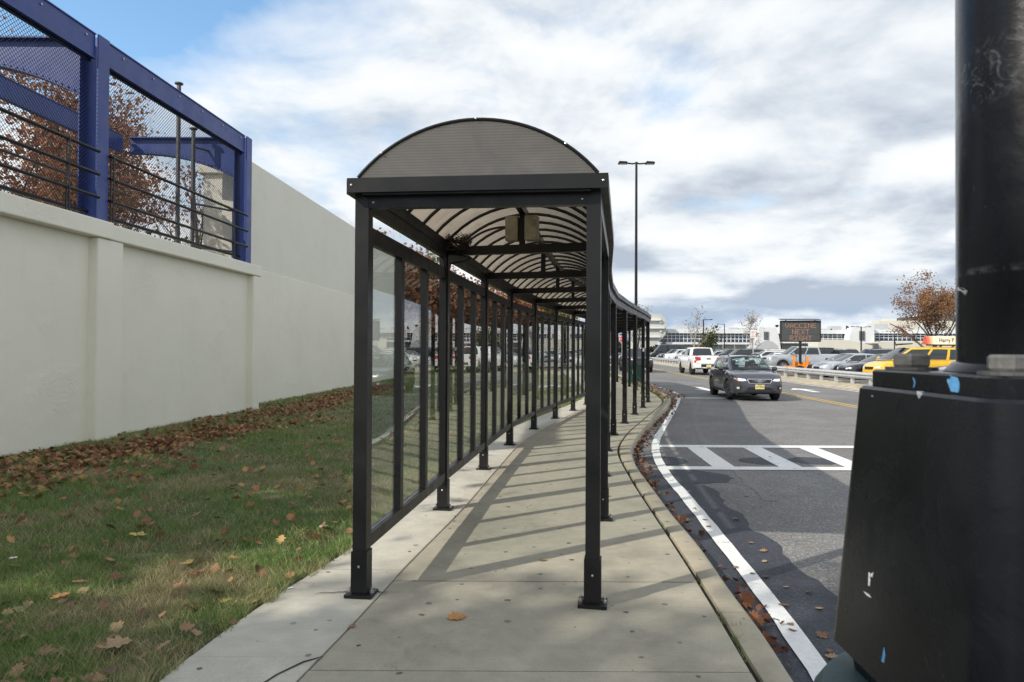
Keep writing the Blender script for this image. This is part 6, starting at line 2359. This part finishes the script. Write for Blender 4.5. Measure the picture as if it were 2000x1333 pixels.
# ---------------------------------------------------------------- grass
rng = np.random.default_rng(5)


def blades(x0f, x1f, y0, y1, dens, hgt, wid, seed, z0=-0.018):
    rg = np.random.default_rng(seed)
    xs, ys = [], []
    yy = np.arange(y0, y1, 0.5)
    for a in yy:
        l, r = x0f(a + .25), x1f(a + .25)
        if r <= l:
            continue
        k = rg.poisson(dens * (r - l) * 0.5)
        xs.append(rg.uniform(l, r, k))
        ys.append(rg.uniform(a, a + 0.5, k))
    x = np.concatenate(xs)
    y = np.concatenate(ys)
    # clumps: taller and thinner by place
    cl = 0.5 + 0.5 * np.sin(x * 3.1 + 2 * np.sin(y * 1.7)) * np.sin(y * 2.7 + 1.5 * np.sin(x * 2.3))
    cl2 = 0.5 + 0.5 * np.sin(x * 9.3 + 3 * np.sin(y * 5.1)) * np.sin(y * 8.1 + 2 * np.sin(x * 6.7))
    keep = rg.random(len(x)) < 0.35 + 0.4 * cl + 0.35 * cl2
    x, y, cl, cl2 = x[keep], y[keep], cl[keep], cl2[keep]
    n = len(x)
    h = hgt * (0.35 + 0.55 * cl + 0.6 * cl2) * rg.uniform(0.45, 1.4, n)
    a = rg.uniform(0, 2 * np.pi, n)
    lean = rg.uniform(0.2, 1.3, n) * h
    b = a + rg.normal(0, 0.5, n)
    ca, sa = np.cos(a), np.sin(a)
    dx, dy = np.cos(b + np.pi / 2), np.sin(b + np.pi / 2)
    w = wid * rg.uniform(0.6, 1.3, n) / 2
    z = np.full(n, z0)
    base = np.stack([x, y, z], 1)
    side = np.stack([-sa * w, ca * w, 0 * w], 1)
    mid = base + np.stack([dx * lean * 0.35, dy * lean * 0.35, h * 0.6], 1)
    tip = base + np.stack([dx * lean, dy * lean, h], 1)
    V = np.stack([base - side, base + side, mid + side * 0.75, mid - side * 0.75, tip], 1).reshape(-1, 3)
    i = np.arange(n) * 5
    F = np.concatenate([np.stack([i, i + 1, i + 2], 1), np.stack([i, i + 2, i + 3], 1), np.stack([i + 3, i + 2, i + 4], 1)], 0)
    return V, F


wl = lambda y: WX(y, -0.10) if y < 18.4 else TX(y, 0.02)
frustL = lambda y: -0.78 * y - 0.4
for y0, y1, dens, hg, wd, sd in ((1.8, 5.0, 7500, 0.062, 0.0042, 1), (5.0, 9.0, 3600, 0.062, 0.0055, 2), (9.0, 16.0, 1500, 0.06, 0.0085, 3), (16.0, 40.0, 420, 0.062, 0.016, 4)):
    V, F = blades(lambda y: max(wl(y), frustL(y)), lambda y: strip_l(y) - 0.01, y0, y1, dens, hg, wd, sd)
    stuff(mesh_np('grass', V, F, M['grass']), 'short tired lawn grass with straw patches between wall and walkway', 'grass')
V, F = blades(lambda y: strip_l(y) - 0.16, lambda y: strip_l(y) + 0.012, 1.8, 12, 5200, 0.10, 0.005, 9)
stuff(mesh_np('grass', V, F, M['grass']), 'taller grass edging along the pale concrete strip', 'grass')
V, F = blades(lambda y: walk_r(y) + 0.04, lambda y: j_kerb(y), 22.0, 40.0, 900, 0.06, 0.014, 10)
stuff(mesh_np('grass', V, F, M['grass']), 'grass patch by the kerb past the last shelter posts', 'grass')
V, F = blades(lambda y: -6.5, lambda y: bx(min(y, 45)) - 0.6, 38, 60, 130, 0.08, 0.03, 12)
stuff(mesh_np('grass', V, F, M['grass']), 'far lawn grass running to the wood', 'grass')
# weeds in the kerb joint and slab joints
V, F = blades(lambda y: j_kerb(y) - 0.012, lambda y: j_kerb(y) + 0.016, 2.2, 7.0, 9000, 0.026, 0.004, 11, -0.02)
keep = np.repeat((np.sin(V[::5, 1] * 5.3) + np.sin(V[::5, 1] * 12.1 + 1) > 0.35), 5)
idx = np.cumsum(keep) - 1
F2 = F[keep[F[:, 0]]]
stuff(mesh_np('weeds', V[keep], idx[F2], M['grass']), 'small weeds growing in the joint behind the kerb', 'weeds')
Vs, Fs, off = [], [], 0
for (px, py, r_, k) in ((1325, 1312, 0.09, 160), (1060, 1326, 0.05, 110), (742, 1303, 0.06, 80), (775, 1306, 0.05, 60), (1440, 1222, 0.05, 130), (1395, 1192, 0.03, 50)):
    g = G(px, py, 0)
    V, F = blades(lambda y: g.x - r_, lambda y: g.x + r_, g.y - 0.25, g.y + 0.24, k / (r_ * 0.98), 0.03, 0.003, int(px), -0.012)
    c_ = V.reshape(-1, 5, 3)
    kk = np.abs(c_[:, 0, 1] - g.y) < 0.02
    c_ = c_[kk]
    n = len(c_)
    i = np.arange(n) * 5 + off
    Vs.append(c_.reshape(-1, 3))
    Fs.append(np.concatenate([np.stack([i, i + 1, i + 2], 1), np.stack([i, i + 2, i + 3], 1), np.stack([i + 3, i + 2, i + 4], 1)], 0))
    off += n * 5
stuff(mesh_np('weeds', np.concatenate(Vs), np.concatenate(Fs), M['grass']), 'dry grass tufts in the front slab joint', 'weeds')

# ---------------------------------------------------------------- fallen leaves
OAK = [(.015, 0), (.05, .08), (.17, .12), (.31, .17), (.22, .30), (.46, .40), (.45, .49), (.26, .52), (.42, .66), (.37, .75), (.19, .73), (.17, .91), (0, 1.0)]
MAPLE = [(.015, 0), (.10, .08), (.42, .05), (.34, .20), (.52, .42), (.34, .44), (.36, .62), (.18, .56), (.14, .80), (0, 1.0)]


def leaf_verts(outline, seed, curl=0.16):
    rg = random.Random(seed)
    pts = [(x, y - 0.5) for x, y in outline] + [(-x, y - 0.5) for x, y in outline[-2::-1]]
    a, b, c = rg.uniform(-1, 1), rg.uniform(-1, 1), rg.uniform(0.4, 1)
    out = []
    for x, y in pts:
        z = curl * (c * (x * x * 2.2 + y * y * 0.8) + 0.35 * a * x + 0.4 * b * x * y * 2)
        out.append((x * rg.uniform(.88, 1.1), y, z + rg.uniform(-.02, .02)))
    ctr = [(0, 0.0, 0.0)]
    V = out + ctr
    n = len(out)
    F = []
    for k in range(n):
        k2 = (k + 1) % n
        F.append((k, k2, n))
    zmin = min(v[2] for v in V)
    V = [(v[0], v[1], v[2] - zmin) for v in V]
    return np.array(V), np.array(F)


LEAVES = [leaf_verts(OAK, s, 0.14 + 0.05 * s) for s in range(5)] + [leaf_verts(MAPLE, 9, 0.2), leaf_verts(MAPLE, 10, 0.3)]
leaf_me = {}


def leaf_mesh(i, mat):
    if (i, mat) not in leaf_me:
        me = bpy.data.meshes.new('fallen_leaf')
        V, F = LEAVES[i]
        me.from_pydata([tuple(v) for v in V], [], [tuple(int(q) for q in f) for f in F])
        me.materials.append(M[mat])
        leaf_me[(i, mat)] = me
    return leaf_me[(i, mat)]


def leaf_at(x, y, z, size, label, group, i=None, mat='leaf_one', tilt=0.35, rg=rnd, rz=None):
    i = rg.randrange(5) if i is None else i
    o = bpy.data.objects.new('fallen_leaf', leaf_mesh(i, mat))
    COL.objects.link(o)
    o.location = (x, y, z)
    o.rotation_euler = (rg.uniform(-tilt, tilt), rg.uniform(-tilt, tilt), rg.uniform(0, 2 * PI) if rz is None else rz)
    o.scale = (size, size, size)
    return tag(o, label, 'leaf', group)


def leaf_pile(name, pts, sizes, seed, tilt=0.5, label=None, mat='drift'):
    rg = np.random.default_rng(seed)
    Vs, Fs, off = [], [], 0
    for (x, y, z), s in zip(pts, sizes):
        V, F = LEAVES[rg.integers(0, 5)]
        ax, ay, az = rg.normal(0, tilt), rg.normal(0, tilt), rg.uniform(0, 2 * np.pi)
        Rm = np.array(Matrix.Rotation(az, 3, 'Z') @ Matrix.Rotation(ay, 3, 'Y') @ Matrix.Rotation(ax, 3, 'X'))
        W_ = (V * s) @ Rm.T
        W_[:, 2] -= min(0, W_[:, 2].min() * 0.7)
        Vs.append(W_ + np.array([x, y, z]))
        Fs.append(F + off)
        off += len(V)
    return stuff(mesh_np(name, np.concatenate(Vs), np.concatenate(Fs), M[mat]), label, 'leaves')


# drift along the wall
rg = random.Random(77)
pts = []
while len(pts) < 5600:
    y = rg.uniform(2.5, 30)
    wd = 0.66 + 0.28 * math.sin(y * 0.9) if y < 16 else 0.5
    c_ = 1.25 + 0.25 * math.sin(y * 0.55 + 0.6)
    if y > 16:
        c_ = 1.25 - 0.03 * (y - 16) + (0.6 if y > 18.4 else 0)
    off = rg.gauss(c_, wd)
    if off < 0.06:
        off = rg.uniform(0.04, 0.25)
    if rg.random() > (1.0 if y < 14 else 0.55):
        continue
    x = (WX(y) if y < 18.4 else TX(y)) + off
    if x < -0.8 * y - 0.5:
        continue
    pts.append((x, y, 0.0 + rg.uniform(0.0, 0.03)))
leaf_pile('fallen_leaves', pts, [rg.uniform(0.05, 0.11) for _ in pts], 1, 0.5, 'drift of dry brown leaves lying along the foot of the wall')
# scattered over the lawn: the largest to see as single leaves
sc = []
while len(sc) < 1300:
    y = 2.3 + 26 * rg.random() ** 1.15
    l, r = max(wl(y), -0.78 * y - 0.2), strip_l(y) - 0.05
    if r - l < 0.2:
        continue
    x = rg.uniform(l, r)
    sc.append((x, y))
sc.sort(key=lambda p: p[1])
LAWN_G = 'dry leaves scattered on the lawn'
for x, y in sc[:150]:
    leaf_at(x, y, 0.012 + rg.uniform(0, 0.02), rg.uniform(0.045, 0.10), 'dry brown oak leaf scattered on the lawn grass', LAWN_G, rg=rg, tilt=0.5)
leaf_pile('fallen_leaves', [(x, y, 0.02) for x, y in sc[150:]], [rg.uniform(0.05, 0.10) for _ in sc[150:]], 2, 0.4, 'small dry leaves scattered over the farther lawn')
for (px, py, sz, i, mat, lb_) in ((272, 1043, 0.15, 5, 'leaf_yellow', 'large pale yellow leaf lying flat in the middle of the lawn'), (364, 1099, 0.10, 5, 'leaf_yellow', 'small bright yellow leaf on the lawn below the larger yellow one'), (460, 1090, 0.10, 6, 'leaf_orange', 'orange curled leaf on the lawn near the straw patch'),
                                  (118, 1164, 0.12, 0, 'leaf_orange', 'tan orange leaf on the lawn at the photo edge'), (225, 1258, 0.17, 1, 'leaf_one', 'big lobed brown oak leaf low in the lawn corner'), (440, 1174, 0.09, 3, 'leaf_yellow', 'pale leaf at the lawn edge near the pale strip')):
    g = G(px, py, 0.03)
    leaf_at(g.x, g.y, 0.03, sz, lb_, LAWN_G, i, mat, 0.15, rg)
g = G(892, 1207, 0.0)
leaf_at(g.x, g.y, 0.004, 0.125, 'single orange oak leaf lying on the paving before the shelter', None, 1, 'leaf_orange', 0.05, rg, rz=-1.2)
for (px, py, sz, lb_) in ((1060, 1096, 0.06, 'curled brown leaf on the paving inside the shelter front'), (688, 1225, 0.05, 'small curled orange leaf in the joint by the strip'), (1188, 970, 0.06, 'dry twiggy leaf on the paving near the front post row'), (975, 970, 0.05, 'tiny brown leaf on the shaded shelter paving'),
                          (1226, 1128, 0.03, 'tiny yellow leaf fragment right of the front post'), (455, 1218, 0.07, 'reddish leaf at the edge of the pale strip')):
    g = G(px, py, 0.0)
    leaf_at(g.x, g.y, 0.006, sz, lb_, None, None, 'leaf_one', 0.25, rg)
# leaves on the road and in the gutter
ROADG = 'leaves on the tarmac by the kerb'
for (px, py) in [(1345, 962), (1359, 976), (1357, 996), (1377, 1018), (1384, 1032), (1342, 1018), (1438, 1016), (1467, 1063), (1491, 1079), (1470, 1124), (1497, 1130), (1493, 1100), (1437, 1112), (1535, 1150), (1531, 1186), (1600, 1192), (1548, 1235), (1605, 1245), (1620, 1276), (1573, 923), (1600, 928), (1544, 1224), (1458, 970), (1504, 894), (1625, 1287), (1580, 1160)]:
    g = G(px, py, ROAD_Z)
    leaf_at(g.x, g.y, ROAD_Z + 0.014, rg.uniform(0.045, 0.085), 'dry brown leaf lying on the tarmac beside the white edge line', ROADG, rg=rg, tilt=0.2)
g = G(1574, 929, ROAD_Z)
pts, szs = [], []
while len(pts) < 520:
    y = 2.4 + 22 * rg.random() ** 1.25
    dens = 1.0 if y > 8.5 else (0.55 + 0.4 * math.sin(y * 3.1))
    if rg.random() > dens:
        continue
    pts.append((kerb_o(y) + 0.03 + abs(rg.gauss(0, 0.07 if y < 8 else 0.10)), y, ROAD_Z + rg.uniform(0.004, 0.045)))
    szs.append(rg.uniform(0.03, 0.085))
leaf_pile('fallen_leaves', pts, szs, 3, 0.55, 'brown leaves gathered in the gutter along the kerb', 'gutter_leaf')
pts = [(walk_r(y) + rg.uniform(0.0, 0.9), y, 0.01) for y in [rg.uniform(22.5, 40) for _ in range(500)]]
leaf_pile('fallen_leaves', pts, [rg.uniform(0.07, 0.12) for _ in pts], 4, 0.4, 'tan leaves on the grass patch past the shelter')
# bits of litter on the lawn
for (px, py, lb_, sz) in ((26, 1091, 'small white paper scrap on the lawn at the edge', (0.05, 0.02, 0.01)), (632, 1029, 'pale blue plastic scrap on the lawn near the front post', (0.07, 0.015, 0.01)), (568, 1142, 'white cigarette end at the edge of the pale strip', (0.04, 0.009, 0.009))):
    g = G(px, py, 0.03)
    o = thing('litter', lb_, 'litter', (g.x, g.y, 0.03 if px != 568 else 0.004))
    bevel(MB().box((0, 0, sz[2] / 2), sz, 0.5).build('scrap', M['white_sign'], o), 0.003, 1)
